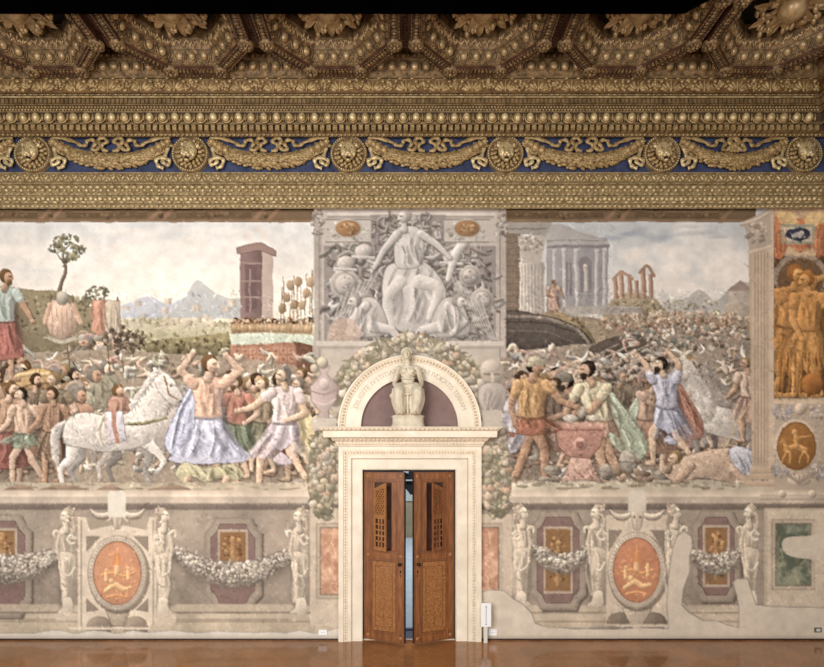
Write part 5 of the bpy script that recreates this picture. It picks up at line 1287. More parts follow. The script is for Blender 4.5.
# ---------------- panel over the doorway
def panel_door():
    Brush.oid = 2; Brush.clip = None
    rect(314, 208, 506, 358, (206, 194, 184)); rect(314, 208, 322, 358, (186, 174, 164)); rect(497, 208, 506, 358, (192, 180, 170))
    rect(319, 208, 320, 358, (150, 138, 128)); rect(499.5, 208, 500.5, 358, (150, 138, 128))
    tufts(318, 224, 6, 15, [(200, 190, 180), (140, 130, 122), (170, 160, 150)], 50, (1, 2.4), .9); tufts(502, 226, 5, 13, [(200, 190, 180), (140, 130, 122)], 40, (1, 2.4), .9)
    rect(327, 213, 494, 216, (224, 214, 204)); rect(327, 216, 494, 218, (168, 158, 150))
    # grey painted trophies
    poly([(370, 215), (446, 215), (446, 232), (472, 246), (496, 246), (496, 343), (324, 343), (324, 246), (344, 246), (370, 232)], (160, 150, 143))
    tufts(410, 262, 72, 44, [(140, 130, 124), (176, 166, 158), (118, 108, 102), (196, 186, 178)], 380, (1.6, 4.2), .7)
    swirl(328, 246, 492, 340, 420, [(176, 167, 160), (150, 140, 133), (200, 191, 184), (138, 128, 122)], (6, 16), (2, 5))
    swirl(374, 218, 444, 246, 70, [(168, 158, 151), (146, 136, 129), (188, 179, 172)], (6, 14), (2, 4))
    tufts(410, 312, 84, 28, [(134, 124, 118), (186, 176, 168), (206, 198, 190), (112, 102, 98)], 60, (1.6, 3.0), .7)
    gl = (212, 203, 196)
    for cx, cy, r in ((345, 284, 15), (470, 276, 11), (482, 300, 12)):
        ell(cx, cy, r, r, (190, 180, 172), 1, 0, .2); ell(cx, cy, r * .8, r * .8, (168, 158, 150), 1, 0, .2); ell(cx, cy, r * .68, r * .68, (196, 186, 178), 1, 0, .25); tufts(cx, cy, r * .5, r * .5, [(150, 140, 134), (210, 200, 192)], 26, (.8, 1.8), .8)
    for cx, cy in ((346, 264), (364, 252), (452, 258)): ell(cx, cy, 9, 8, (196, 186, 178), 1, 0, .35); stroke([(cx - 11, cy + 5), (cx + 10, cy + 6)], 3, (206, 198, 190), 1, False, .2); stroke([(cx - 6, cy - 8), (cx + 3, cy - 12), (cx + 10, cy - 7)], 3.6, (170, 160, 152), 1, True, .3)
    for k in range(7): stroke([(328 + k * 3, 340 - k * 2), (342 + k * 6, 296 - k * 4)], [1, 2.4], (206, 198, 190), .7)
    for k in range(7): stroke([(494 - k * 3, 338 - k * 2), (480 - k * 5, 298 - k * 4)], [1, 2.4], (206, 198, 190), .7)
    stroke([(448, 280), (456, 254), (468, 238), (478, 230)], [5, 9, 10, 6], (218, 210, 202), 1, True, .28); 
    # seated draped woman, painted in grey
    poly([(386, 268), (400, 262), (420, 260), (436, 272), (446, 292), (440, 318), (428, 330), (402, 332), (388, 318), (382, 292)], gl, 1, True, (-.4, -.4, .16), 1.2)
    folds(((392, 268), (432, 268)), ((386, 322), (440, 322)), 16, gl, 2.6, .70, 1.1)
    stroke([(400, 282), (388, 300), (392, 326)], [14, 11, 8], (214, 206, 198), 1, True, .2); stroke([(420, 282), (438, 290), (430, 318)], [15, 12, 8], (216, 208, 200), 1, True, .22)
    poly([(396, 230), (408, 226), (420, 230), (424, 250), (420, 266), (398, 268), (394, 250)], (214, 206, 198), 1, True, (-.4, -.3, .14), 1)
    folds(((397, 236), (420, 236)), ((399, 264), (420, 264)), 8, gl, 1.8)
    limb([(397, 234), (384, 250), (374, 268)], [8, 6.4, 4], gl); limb([(421, 234), (436, 244), (450, 258)], [8, 6.4, 4], gl); limb([(404, 230), (404, 222)], [6, 5], gl)
    head(404, 217, 6, -1, (214, 206, 198), (190, 180, 172))
    for s_, x in ((-1, 366), (1, 448)):                # crouching bound figures at her feet
        poly([(x - 16, 318), (x - 6, 300), (x + 8, 298), (x + 18, 312), (x + 20, 334), (x - 18, 336)], (200, 191, 183), 1, True, (-.4, -.4, .2), 1.2); limb([(x, 306), (x + s_ * 16, 322), (x + s_ * 4, 334)], [9, 7, 5], gl); limb([(x + s_ * -6, 326), (x + s_ * -26, 330), (x + s_ * -34, 340)], [11, 8, 5], gl); head(x + s_ * 12, 302, 6, s_, (206, 198, 190), (160, 150, 143)); folds(((x - 10, 304), (x + 12, 304)), ((x - 14, 332), (x + 16, 332)), 7, gl, 2)
    poly([(330, 326), (342, 318), (356, 322), (360, 338), (330, 342)], (206, 180, 162), .7, True)
    rect(316, 341, 504, 346, (214, 202, 190)); rect(318, 346, 502, 349, (180, 168, 156)); rect(322, 349, 498, 358, (200, 188, 176)); rect(326, 352, 340, 384, (204, 192, 178)); rect(478, 352, 494, 384, (198, 186, 172))
    for oid, cx in ((24, 348), (25, 467)):             # small bronze ovals in scrolled frames
        Brush.oid = 2; rect(cx - 23, 219, cx + 23, 243, (204, 194, 184)); rect(cx - 23, 219, cx + 23, 220.4, (156, 146, 136)); rect(cx - 23, 241.6, cx + 23, 243, (156, 146, 136)); tufts(cx, 231, 21, 10, [(214, 206, 196), (160, 150, 140), (190, 180, 170)], 60, (1, 2.6), .85)
        Brush.oid = oid; ell(cx, 228.5, 14, 9.6, (186, 174, 160), 1, 0, .1); ell(cx, 228.5, 12.4, 8.2, (156, 122, 90), 1, 0, .15); tufts(cx, 229, 8, 5, [(196, 164, 128), (130, 98, 70), (180, 148, 112)], 30, (.8, 2), .9)
# ---------------- fruit hangings and vases round the doorway
def hangings():
    Brush.clip = None
    for oid, s_ in ((21, -1), (22, 1)):
        Brush.oid = 2 if oid == 21 else 2
        def X(dx): return 409.5 + s_ * dx
        Brush.oid = oid
        # backing, so that the hanging is a solid mass
        stroke([(X(4), 342), (X(34), 352), (X(60), 374), (X(74), 398)], [12, 20, 22, 18], (128, 118, 98), 1, True)
        stroke([(X(80), 424), (X(86), 450), (X(88), 480), (X(87), 506)], [22, 26, 30, 20], (118, 108, 88), 1, True)
        festoon([(X(2), 338), (X(20), 346), (X(42), 356), (X(62), 376), (X(74), 398)], [4, 8, 9, 9, 7], 105, (1.8, 4.2))
        festoon([(X(82), 418), (X(86), 446), (X(87), 478), (X(87), 512)], [9, 11, 13, 8], 125, (1.9, 4.6))
        tufts(X(88), 510, 9, 8, [(110, 104, 84), (150, 142, 116), (92, 86, 70)], 30, (1.4, 3), .9)
    Brush.oid = 23                                     # mauve vase, left; grey mask head, right
    c = (190, 168, 166)
    poly([(318, 366), (330, 366), (327, 374), (338, 386), (336, 400), (328, 412), (330, 420), (316, 420), (320, 412), (311, 400), (310, 386), (321, 374)], c, 1, False, (-.6, -.3, .22), 1.2); stroke([(310, 390), (324, 394), (338, 389)], 1.8, (150, 124, 124), .9, True); stroke([(312, 400), (324, 404), (336, 399)], 1.4, (214, 196, 192), .9, True); ell(324, 384, 5, 6, (206, 186, 182), 1, 0, .3)
    rect(312, 418, 336, 430, (204, 192, 180)); fruit(322, 362, 5); fruit(314, 368, 4)
    Brush.oid = 26
    ell(492, 372, 12, 13, (186, 172, 158), 1, 0, .3); ell(491, 366, 10, 6, (206, 192, 178), 1, 0, .3); stroke([(484, 374), (499, 374)], 2, (112, 98, 88), .9); stroke([(492, 374), (492, 381)], 3, (208, 194, 180), 1); stroke([(486, 385), (498, 385)], 2, (120, 100, 90), .9)
    poly([(482, 384), (502, 384), (506, 396), (500, 412), (484, 412), (478, 398)], (176, 164, 158), 1, True, (-.5, -.4, .25), 1.2); folds(((483, 388), (502, 388)), ((485, 410), (500, 410)), 6, (176, 164, 158), 1.6); rect(482, 410, 502, 428, (196, 184, 172))
# ---------------- dado
def herm(x, y, f, h=104):
    c = (206, 197, 185)
    def U(a, b_): return (x + f * a * .92, y + b_ * h / 104)
    stroke([U(6, 22), U(7, 52), U(5, 98)], [13, 12, 10], (92, 84, 77), .40, True, 0, True)
    poly([U(-8, 24), U(-3, 18), U(5, 18), U(10, 26), U(9, 40), U(6, 52), U(-6, 52), U(-9, 40)], c, 1, True, (-.45, -.3, .2), 0.6)
    folds((U(-8, 22), U(8, 22)), (U(-5, 52), U(6, 52)), 7, c, 2.2, .74)
    poly([U(-8, 46), U(8, 44), U(9, 58), U(6.5, 76), U(5, 95), U(-5, 95), U(-6, 76), U(-9, 58)], (204, 195, 183), 1, True, (-.5, -.2, .18), 0.6); folds((U(-7, 48), U(7, 48)), (U(-4, 93), U(4, 93)), 7, c, 2.2, .76)
    stroke([U(-8, 60), U(-2, 68), U(7, 62), U(8, 54)], 2.4, (216, 208, 197), .9, True, .3); stroke([U(-6, 76), U(0, 79), U(5, 75)], 1.8, (170, 161, 150), .8, True)
    poly([U(-5, 90), U(4, 90), U(6, 99), U(11, 104), U(-6, 105)], (214, 206, 195), 1, True, (-.3, -.5, .18), .6)
    stroke([U(-9, 30), U(-4, 27), U(-1, 31), U(-4, 36), U(-8, 35)], 2.6, (214, 206, 195), 1, True, .3); stroke([U(-6, 32), U(-4, 31)], 1.4, (120, 111, 102), .8)
    stroke([U(7, 26), U(11, 23), U(14, 25), U(13, 29)], [3, 3.4, 3, 1.4], c, 1, True, .3); stroke([U(8, 28), U(10, 40), U(8, 52)], [3, 4, 2], (196, 187, 175), .9, True, .3)
    limb([U(1, 22), U(2, 13)], [6, 5], c)
    ell(*U(-1.2, 6.5), 6.4, 7.2, (168, 158, 146), 1, 0, .3); ell(*U(2.4, 8.4), 4.0, 6.0, (216, 208, 197), 1, 0, .26); stroke([U(5.4, 6), U(7.0, 10.2), U(5.6, 11)], 1.1, (206, 198, 187), 1); stroke([U(3, 7), U(5.4, 6.8)], .9, (120, 112, 104), .9); stroke([U(3.6, 12.2), U(5.6, 12)], .8, (130, 120, 112), .9)
    for k in range(14): ell(*U(-3 + pr_.uniform(-5, 4), 4 + pr_.uniform(-5, 10)), pr_.uniform(1.2, 2.4), 1.3, jit((186, 176, 164), 22), .9, pr_.uniform(0, 3), .3)
    for k in range(3): stroke([U(-5 - k, 10), U(-7 - k * .6, 18 + k), U(-5, 24 + k * 2)], [2, 1.8, .8], jit((180, 170, 158), 12), .9, True, .3)
def garland(x0, y0, x1, y1, sag, th):
    n = 60; P_ = []
    for i in range(n + 1):
        t = i / n; P_.append((x0 + (x1 - x0) * t, y0 + (y1 - y0) * t + sag * (1 - (2 * t - 1) ** 2)))
    ws = [th * (.34 + .66 * math.sin(math.pi * min(1, max(0, i / n))) ** .6) for i in range(n + 1)]
    o_ = Brush.oid; Brush.oid = o_
    stroke([(x + 1, y + th * .22) for x, y in P_], [w * 1.1 for w in ws], (92, 84, 78), .55, False, 0, True)
    stroke(P_, [w * .92 for w in ws], (134, 126, 119), 1)
    for k in range(int((x1 - x0) * th / 5.5)):
        i = pr_.randrange(n + 1); x, y = P_[i]; v = pr_.uniform(-1, 1); w = ws[i] / 2
        sh = 1.0 - .30 * max(0, v) - .0 * v
        c = dk(jit((202, 195, 187), 14), sh)
        if pr_.random() < .55: leaf(x + pr_.uniform(-2, 2), y + v * w * .9, pr_.uniform(3.5, 6.5), pr_.uniform(0, 6.28), c)
        else: ell(x + pr_.uniform(-2, 2), y + v * w * .85, pr_.uniform(1.2, 2.6), pr_.uniform(1.2, 2.2), c, 1, 0, .4)
        if pr_.random() < .25: stroke([(x, y + v * w * .8), (x + pr_.uniform(-2, 2), y + v * w * .8 + 3)], .9, (92, 84, 78), .8)
def cartouche(cx, cy, hw, hh, oid):
    k = hw * .36
    def octo(a, b_, kk): return [(cx - a + kk, cy - b_), (cx + a - kk, cy - b_), (cx + a - kk * .6, cy - b_ + kk * .9), (cx + a, cy - b_ + kk * 1.5), (cx + a, cy + b_ - kk * 1.5), (cx + a - kk * .6, cy + b_ - kk * .9), (cx + a - kk, cy + b_), (cx - a + kk, cy + b_), (cx - a + kk * .6, cy + b_ - kk * .9), (cx - a, cy + b_ - kk * 1.5), (cx - a, cy - b_ + kk * 1.5), (cx - a + kk * .6, cy - b_ + kk * .9)]
    o_ = Brush.oid; Brush.oid = oid
    poly([(x + 2, y + 2) for x, y in octo(hw, hh, k)], (96, 88, 82), .8); poly(octo(hw, hh, k), (146, 138, 130)); poly(octo(hw - 2, hh - 2, k), (160, 151, 142)); poly(octo(hw - 6.5, hh - 6.5, k * .9), (104, 94, 88)); poly(octo(hw - 7.2, hh - 7.2, k * .9), (134, 114, 112))
    a, b_ = hw * .44, hh * .62
    cy0 = cy
    if oid in (51, 52): b_ = hh * .34; cy = cy - hh * .34
    rect(cx - a - 2.4, cy - b_ - 2.4, cx + a + 2.4, cy + b_ + 2.4, (178, 168, 156)); rect(cx - a, cy - b_, cx + a, cy + b_, (142, 112, 84))
    tufts(cx, cy, a * .8, b_ * .85, [(176, 144, 110), (108, 82, 60), (158, 126, 94)], 60, (1, 2.6), .9); stroke([(cx, cy + b_ * .8), (cx, cy - b_ * .4)], [5, 4], (176, 144, 108), .7, False, .3); ell(cx, cy - b_ * .55, 2.4, 3, (182, 150, 112))
    Brush.oid = o_
def medal(cx, cy, rx, ry, seed, bg=(198, 152, 126)):
    ell(cx + 1.5, cy + 2, rx + 1, ry + 1, (96, 88, 80), .6, 0, 0)
    ell(cx, cy, rx, ry, (172, 163, 152), 1, 0, .10); ell(cx, cy, rx - 1.6, ry - 1.6, (204, 195, 184), 1, 0, .08); ell(cx, cy, rx - 5.0, ry - 5.2, (168, 158, 147), 1, 0, 0); 
    for k in range(56):
        a = 2 * math.pi * k / 56; ell(cx + (rx - 3.6) * math.cos(a), cy + (ry - 3.6) * math.sin(a), .9, .9, (160, 150, 140), .8, 0, 0)
    ell(cx, cy, rx - 6.2, ry - 6.4, (150, 100, 76), 1, 0, 0); ell(cx, cy, rx - 6.9, ry - 7.1, bg, 1, 0, .05)
    r2 = random.Random(seed); lc = (226, 190, 150)
    for k in range(46):
        t = r2.uniform(0, 6.28); q = r2.random() ** .6; ell(cx + math.cos(t) * (rx - 10) * q, cy + 4 + math.sin(t) * (ry - 14) * q, r2.uniform(1, 3), r2.uniform(.8, 1.8), (212, 164, 128), .7, r2.uniform(0, 3), .2)
    stroke([(cx - 15, cy + 2), (cx - 4, cy), (cx + 6, cy + 3), (cx + 16, cy)], 3, (214, 164, 118), .8, True, .3)
    for dx, dy, s_ in ((0, -10, 1.2), (-11, 0, .9), (11, -2, .9)):
        stroke([(cx + dx, cy + dy + 8 * s_), (cx + dx, cy + dy)], [5 * s_, 4 * s_], lc, .9, False, .3); ell(cx + dx, cy + dy - 3 * s_, 1.9 * s_, 2.2 * s_, lc, .95, 0, .2)
    poly([(cx, cy - 24), (cx + 6, cy - 8), (cx - 6, cy - 8)], (204, 140, 100), .8); stroke([(cx, cy - 25), (cx, cy - 8)], .8, (224, 180, 134), .8)
    stroke([(cx - 12, cy + 18), (cx - 2, cy + 12), (cx + 6, cy + 16), (cx + 14, cy + 14)], [4, 6, 5, 2.4], lc, .95, True, .3); ell(cx - 6, cy + 8, 2.6, 2.8, lc, 1, 0, .2); stroke([(cx - 10, cy + 24), (cx, cy + 22), (cx + 9, cy + 24)], 2.6, (216, 168, 124), .9, True, .3)
def ox(cx, cy):                                        # ox skull with curling horns
    c = (212, 203, 192)
    for s_ in (-1, 1):
        stroke([(cx + s_ * 4, cy - 4), (cx + s_ * 13, cy), (cx + s_ * 21, cy - 1), (cx + s_ * 27, cy - 7)], [3, 6, 5, 1.4], (128, 118, 110), .8, True); stroke([(cx + s_ * 4, cy - 5), (cx + s_ * 13, cy - 1.6), (cx + s_ * 21, cy - 2.6), (cx + s_ * 27, cy - 8)], [3, 5, 4, 1], c, 1, True, .3); stroke([(cx + s_ * 5, cy - 1), (cx + s_ * 10, cy + 4)], [3, 1.4], c, 1)
    poly([(cx - 6, cy - 7), (cx + 6, cy - 7), (cx + 5, cy + 2), (cx + 3, cy + 11), (cx - 3, cy + 11), (cx - 5, cy + 2)], (200, 190, 180), 1, True, (-.5, -.4, .2), 1); ell(cx - 3, cy - 1, 1.2, 1.2, (90, 82, 76)); ell(cx + 3, cy - 1, 1.2, 1.2, (90, 82, 76)); stroke([(cx, cy + 1), (cx, cy + 9)], 1, (150, 140, 131), .8)
def dado_ground(x0, x1, oid, tone):
    T_ = lambda c: dk(c, tone)
    Brush.oid = oid; Brush.clip = (x0, 488, x1, 640)
    vgrad(x0, 490, x1, 640, [(0, T_((196, 186, 174))), (.04, T_((220, 210, 198))), (.05, T_((188, 178, 168))), (.085, T_((194, 184, 174))), (.09, T_((128, 119, 112))), (.13, T_((116, 108, 103))), (.135, T_((158, 149, 141))), (.3, T_((168, 158, 149))), (.6, T_((154, 145, 137))), (.765, T_((156, 147, 138))), (.77, T_((188, 178, 165))), (.81, T_((196, 186, 172))), (.815, T_((150, 140, 130))), (.83, T_((196, 186, 172))), (.87, T_((190, 180, 166))), (.875, T_((154, 144, 132))), (.885, T_((190, 180, 165))), (1, T_((186, 176, 160)))], .22)
    for k in range(int((x1 - x0) / 3)): rect(x0 + k * 3, 503, x0 + k * 3 + 1.4, 505, T_((160, 150, 142)), .7)
def stone_panel(x0, y0, x1, y1, kind, fx0, fx1):
    rect(fx0, y0 - 14, fx1, y1 + 22, (200, 190, 177)); rect(x0 - 5, y0 - 5, x1 + 5, y1 + 5, (166, 156, 145)); rect(x0 - 3.6, y0 - 3.6, x1 + 5, y1 + 3.6, (186, 176, 164)); rect(x0 - .9, y0 - .9, x1 + .9, y1 + .9, (120, 108, 98))
    w = _win(x0, y0, x1, y1)
    if w is None: return
    a, b_, c, d, X, Y = w
    t = np.clip((NOISE2[c:d, a:b_] - .5) * 3 + (NOISE[c:d, a:b_] - .5) * 2 + .5, 0, 1)[..., None]
    A, B_ = ((186, 146, 126), (208, 176, 156)) if kind == 'red' else ((100, 108, 98), (144, 150, 136))
    _lay(w, np.ones((d - c, b_ - a), dtype=np.float32), np.array(A) * (1 - t) + np.array(B_) * t, 1.0)
    for k in range(14): 
        px, py = pr_.uniform(x0, x1), pr_.uniform(y0, y1); o_ = Brush.clip; Brush.clip = (x0, y0, x1, y1)
        stroke([(px, py), (px + pr_.uniform(-6, 6), py + pr_.uniform(3, 12)), (px + pr_.uniform(-8, 8), py + pr_.uniform(8, 20))], [.4, 1.2, .3], (226, 206, 186) if kind == 'red' else jit((170, 160, 120), 30), .6, True); Brush.clip = o_
def dado_left():
    dado_ground(-50, 340, 5, 1.0)
    cartouche(2, 566, 30, 52, 51); cartouche(233, 564, 29, 47, 52)
    Brush.oid = 5
    for a, b_ in ((-50, 60), (176, 290)): rect(a, 604, b_, 612, (186, 176, 163), .9); rect(a, 611.4, b_, 612.4, (140, 130, 120)); rect(a, 619, b_, 620, (148, 138, 127))
    rect(78, 517, 157, 628, (214, 204, 192)); poly([(86, 517), (150, 517), (146, 530), (118, 524), (90, 530)], (166, 156, 145), .9)
    for s_ in (-1, 1):
        poly([(117.5 + s_ * 31, 536), (117.5 + s_ * 16, 536), (117.5 + s_ * 31, 552)], (140, 131, 122), .9); poly([(117.5 + s_ * 31, 598), (117.5 + s_ * 31, 612), (117.5 + s_ * 18, 610)], (140, 131, 122), .9); ell(117.5 + s_ * 18, 627, 13, 11, (150, 140, 130), 1, 0, .2)
        rect(117.5 + s_ * 36 - 1, 520, 117.5 + s_ * 36 + 1, 626, (176, 166, 155))
    rect(70, 627, 168, 629.5, (214, 205, 194)); rect(0, 612, 60, 613, (140, 130, 120)); poly([(106, 610), (130, 610), (124, 626), (112, 626)], (178, 168, 156), 1, False, (-.5, -.3, .2), 1)
    Brush.oid = 53; medal(117.5, 573, 30, 38, 3)
    Brush.oid = 54; ox(117.5, 517)
    Brush.oid = 5; rect(310, 508, 340, 626, (200, 190, 178))
    Brush.oid = 55; stone_panel(321, 528, 341, 594, 'red', 312, 341)
    Brush.oid = 56; garland(-50, 548, 64, 550, 20, 30)
    Brush.oid = 57; garland(172, 549, 296, 549, 25, 27)
    for oid, x, f in ((58, 67, -1), (59, 163, 1), (60, 300, -1)): Brush.oid = oid; herm(x, 508, f)
    Brush.oid = 5; rect(56, 613, 78, 620, (200, 190, 178)); rect(154, 613, 176, 630, (200, 190, 178)); rect(150, 625, 182, 636, (196, 186, 172))
def dado_right():
    dado_ground(480, 828, 6, .97)
    cartouche(558, 560, 28, 50, 61); cartouche(716, 556, 25, 46, 62)
    Brush.oid = 6; rect(484, 520, 512, 600, (192, 182, 170))
    Brush.oid = 63; stone_panel(478, 528, 498, 600, 'red', 478, 512)
    Brush.oid = 6; rect(606, 515, 668, 628, (204, 194, 182)); rect(764, 508, 828, 640, (186, 175, 162)); 
    for s_ in (-1, 1): poly([(636.5 + s_ * 28, 530), (636.5 + s_ * 14, 530), (636.5 + s_ * 28, 552)], (134, 125, 117), .9); ell(636.5 + s_ * 16, 622, 14, 10, (128, 119, 110), 1, 0, .2)
    poly([(622, 608), (652, 608), (642, 626), (631, 626)], (186, 176, 165), 1, False, (-.5, -.3, .2), 1); rect(604, 624, 670, 627, (200, 190, 178))
    Brush.oid = 64; medal(636.5, 570, 29.5, 38.5, 9, (188, 138, 112))
    Brush.oid = 65; ox(637, 518)
    Brush.oid = 66; garland(528, 543, 592, 545, 19, 21)
    Brush.oid = 67; garland(692, 552, 744, 548, 14, 23)
    for oid, x, f in ((68, 521, 1), (69, 597, -1), (70, 674, 1), (71, 750, -1)): Brush.oid = oid; herm(x, 505, f, 100)
    Brush.oid = 72; stone_panel(776, 524, 810, 585, 'green', 767, 828)
    Brush.oid = 6
    for k in range(3): rect(760, 495 + k * 4, 828, 496.2 + k * 4, (150, 140, 130), .7)
    for x in (782, 812): ell(x, 494, 4, 4, (196, 186, 174), 1, 0, .3)
# ---------------- bare plaster
def plaster():
    Brush.clip = None; Brush.oid = 0
    c = (214, 200, 182)
    def patch(pts, col=c): poly(pts, (150, 138, 124), .6, True); poly([(x, y + .8) for x, y in pts], col, 1, True)
    jag = lambda xs, y, k: [(x, y + pr_.uniform(-k, k)) for x in xs]
    patch([(-52, 645)] + jag(range(-50, 336, 14), 631.5, 1.8) + [(336, 628), (342, 626), (342, 645)], (218, 208, 194))
    poly([(478, 645), (478, 592), (490, 589), (504, 590), (514, 598), (524, 604), (532, 612), (536, 622)] + jag(range(548, 668, 13), 627, 1.6) + [(668, 628), (666, 605), (668, 575), (672, 548), (676, 536), (684, 530), (692, 536), (693, 546), (690, 556), (690, 572), (684, 588), (682, 604), (690, 612), (704, 620), (716, 620), (726, 624), (738, 627), (738, 606), (736, 596), (731, 582), (736, 578), (748, 578), (752, 592), (756, 604), (772, 606), (828, 607), (828, 645)], (146, 134, 122), .7)
    poly([(478, 646), (478, 593), (490, 590), (504, 591), (513, 599), (523, 605), (531, 613), (535, 624)] + jag(range(548, 664, 13), 628.5, 1.4) + [(669, 629), (667, 605), (669, 575), (673, 549), (677, 537), (684, 531.5), (691, 537), (692, 546), (689, 556), (689, 572), (683, 588), (681, 605), (689, 613), (703, 621), (716, 621), (726, 625), (739, 628), (739, 606), (737, 596), (733, 583), (737, 579), (747, 579), (751, 592), (755, 605), (772, 607), (828, 608), (828, 646)], c)
    poly([(782, 542), (788, 537), (806, 536), (828, 534), (828, 559), (808, 559), (790, 556), (783, 550)], c, 1, True)
    for x0, x1, y0, y1 in ((108, 126, 490, 517), (628, 646, 489, 512)):
        poly([(x0, y0 + 4), (x0 + 3, y0 + 1), (x0 + 8, y0 + 2), (x1 - 4, y0), (x1, y0 + 4), (x1, y1), (x0, y1)], (232, 222, 206) if x0 < 300 else (214, 202, 186))
    w = _win(PX0, 590, PX1, 640); a, b_, cc, d, X, Y = w                # foot of the wall, darker and mottled towards the floor
    m = np.clip((Y - 634) / 6, 0, 1) * (0.35 + .5 * NOISE2[cc:d, a:b_]); _lay_keep(w, m, (128, 116, 102))
def _lay_keep(w, m, col):
    o_ = Brush.oid; Brush.oid = None; _lay(w, m.astype(np.float32), col, .7); Brush.oid = o_

scene_left(); scene_right(); bay_right(); panel_door(); dado_left(); dado_right()
Brush.clip = None; hangings()
plaster()
# age: faint mottling, thin wear and a softening of contrast in the scenes
def dabs(x0, y0, x1, y1, n, amp, ids, ln=(2.5, 6.0), wd=(.8, 1.9), a=.6, bias=1.0, soft=False):
    Brush.oid = None; Brush.clip = None; done = 0
    while done < n:
        done += 1
        x, y = pr_.uniform(x0, x1), pr_.uniform(y0, y1); bx_, by_ = int((x - PX0) * SSP), int((y - PY0) * SSP)
        if idm[by_, bx_] not in ids: continue
        c = tuple(float(v) for v in board[by_, bx_]); k = bias * (1 + amp * pr_.uniform(-1, 1)); c = tuple(min(250, v * k) for v in c)
        t = float(NOISE[by_, bx_]) * 9 + pr_.uniform(-1.4, 1.4) + 1.2; L = pr_.uniform(*ln) / 2; w = pr_.uniform(*wd)
        b0 = (math.cos(t) * L, math.sin(t) * L); k2 = pr_.uniform(-1.5, 1.5)
        stroke([(x - b0[0], y - b0[1]), (x - b0[1] * .2 * k2, y + b0[0] * .2 * k2), (x + b0[0], y + b0[1])], [w * .4, w, w * .3], c, a, False, 0, soft)
def warp(ids, amt, cell, seed):
    global board
    n1 = vnoise(BH, BW, cell, seed, 3) - .5; n2 = vnoise(BH, BW, cell, seed + 1, 3) - .5
    yy, xx = np.mgrid[0:BH, 0:BW]
    sx = np.clip(xx + n1 * amt, 0, BW - 1).astype(int); sy = np.clip(yy + n2 * amt, 0, BH - 1).astype(int)
    mk = np.isin(idm, ids) & np.isin(idm[sy, sx], ids)
    board = np.where(mk[..., None], board[sy, sx], board)
warp([1, 3], 5, 30, 31); warp([41, 42, 43], 4, 20, 33); warp([58, 59, 60, 68, 69, 70, 71, 21, 22, 23, 26], 3, 14, 35)
for ids, (x0, y0, x1, y1) in (((1,), (-50, 345, 318, 486)), ((3,), (500, 345, 768, 486))):
    dabs(x0, y0, x1, y1, 3800, .30, ids, (3, 8), (1.6, 3.6), .5, 1.0, True)
    dabs(x0, y0, x1, y1, 2600, .42, ids, (1.5, 4), (.6, 1.2), .5, .98)
dabs(-50, 290, 318, 345, 1500, .22, (1,)); dabs(500, 290, 768, 345, 1500, .25, (3,)); dabs(500, 225, 620, 320, 500, .14, (3,))
dabs(316, 232, 504, 343, 1500, .20, (2,), (2, 5), (.8, 1.8), .45); dabs(300, 330, 520, 520, 1800, .25, (21, 22, 23, 26), (1.5, 3.5), (.7, 1.5), .5); dabs(770, 208, 828, 400, 1300, .22, (41, 42), (3, 8))
dabs(770, 400, 828, 480, 500, .2, (4, 43), (2, 4)); dabs(740, 225, 780, 480, 400, .08, (4,), (4, 12))
dabs(-50, 500, 345, 632, 3600, .16, (5, 51, 52, 53, 54, 55, 56, 57, 58, 59, 60), (2, 5)); dabs(480, 500, 828, 632, 3600, .16, tuple(range(61, 73)) + (6,), (2, 5))
sc_ = np.isin(idm, [1, 3]); lum = board.mean(-1, keepdims=True)
board = np.where(sc_[..., None], (lum + .70 * (board - lum)) * np.array([1.02, 1.0, .97], dtype=np.float32), board)
def blur(a, r):
    k = 2 * r + 1
    for ax in (0, 1):
        p = np.pad(a, [(r + 1, r) if q == ax else (0, 0) for q in range(3)], mode='edge').cumsum(ax)
        a = (np.take(p, range(k, p.shape[ax]), ax) - np.take(p, range(0, p.shape[ax] - k), ax)) / k
    return a
soft_ = blur(blur(board.astype(np.float64), 7), 7).astype(np.float32)
gain_ = np.zeros((BH, BW, 1), dtype=np.float32); yy_ = (np.arange(BH) / SSP + PY0)[:, None, None]
gain_ += np.isin(idm, [1, 3])[..., None] * np.where(yy_ > 318, .42, .2) + np.isin(idm, [2, 41, 42, 43])[..., None] * .12 + np.isin(idm, [5, 6] + list(range(51, 73)))[..., None] * .12
board = np.clip(board + gain_ * (board - soft_).mean(-1, keepdims=True), 0, 255).astype(np.float32)
dd = np.isin(idm, [5, 6] + list(range(51, 73)))
board = np.where(dd[..., None], board * np.array([1.045, 1.01, .965], dtype=np.float32), board)
k2 = idm == 2; board[k2] = 172 + (board[k2] - 180) * .98; board[idm == 1] *= 1.035; board[idm == 3] *= .99; board[np.isin(idm, [4, 41, 42, 43])] *= np.array([1.05, 1.01, .96], dtype=np.float32)
fh = np.isin(idm, [21, 22, 23, 26]); board[fh] = board[fh] * .78 + np.array((206, 192, 172)) * .22
board *= (1 + .13 * (NOISE2 - .5) + .10 * (NOISE - .5))[..., None]
board += nrs.normal(0, 3.0, board.shape[:2])[..., None]
board = np.clip(board, 0, 255)
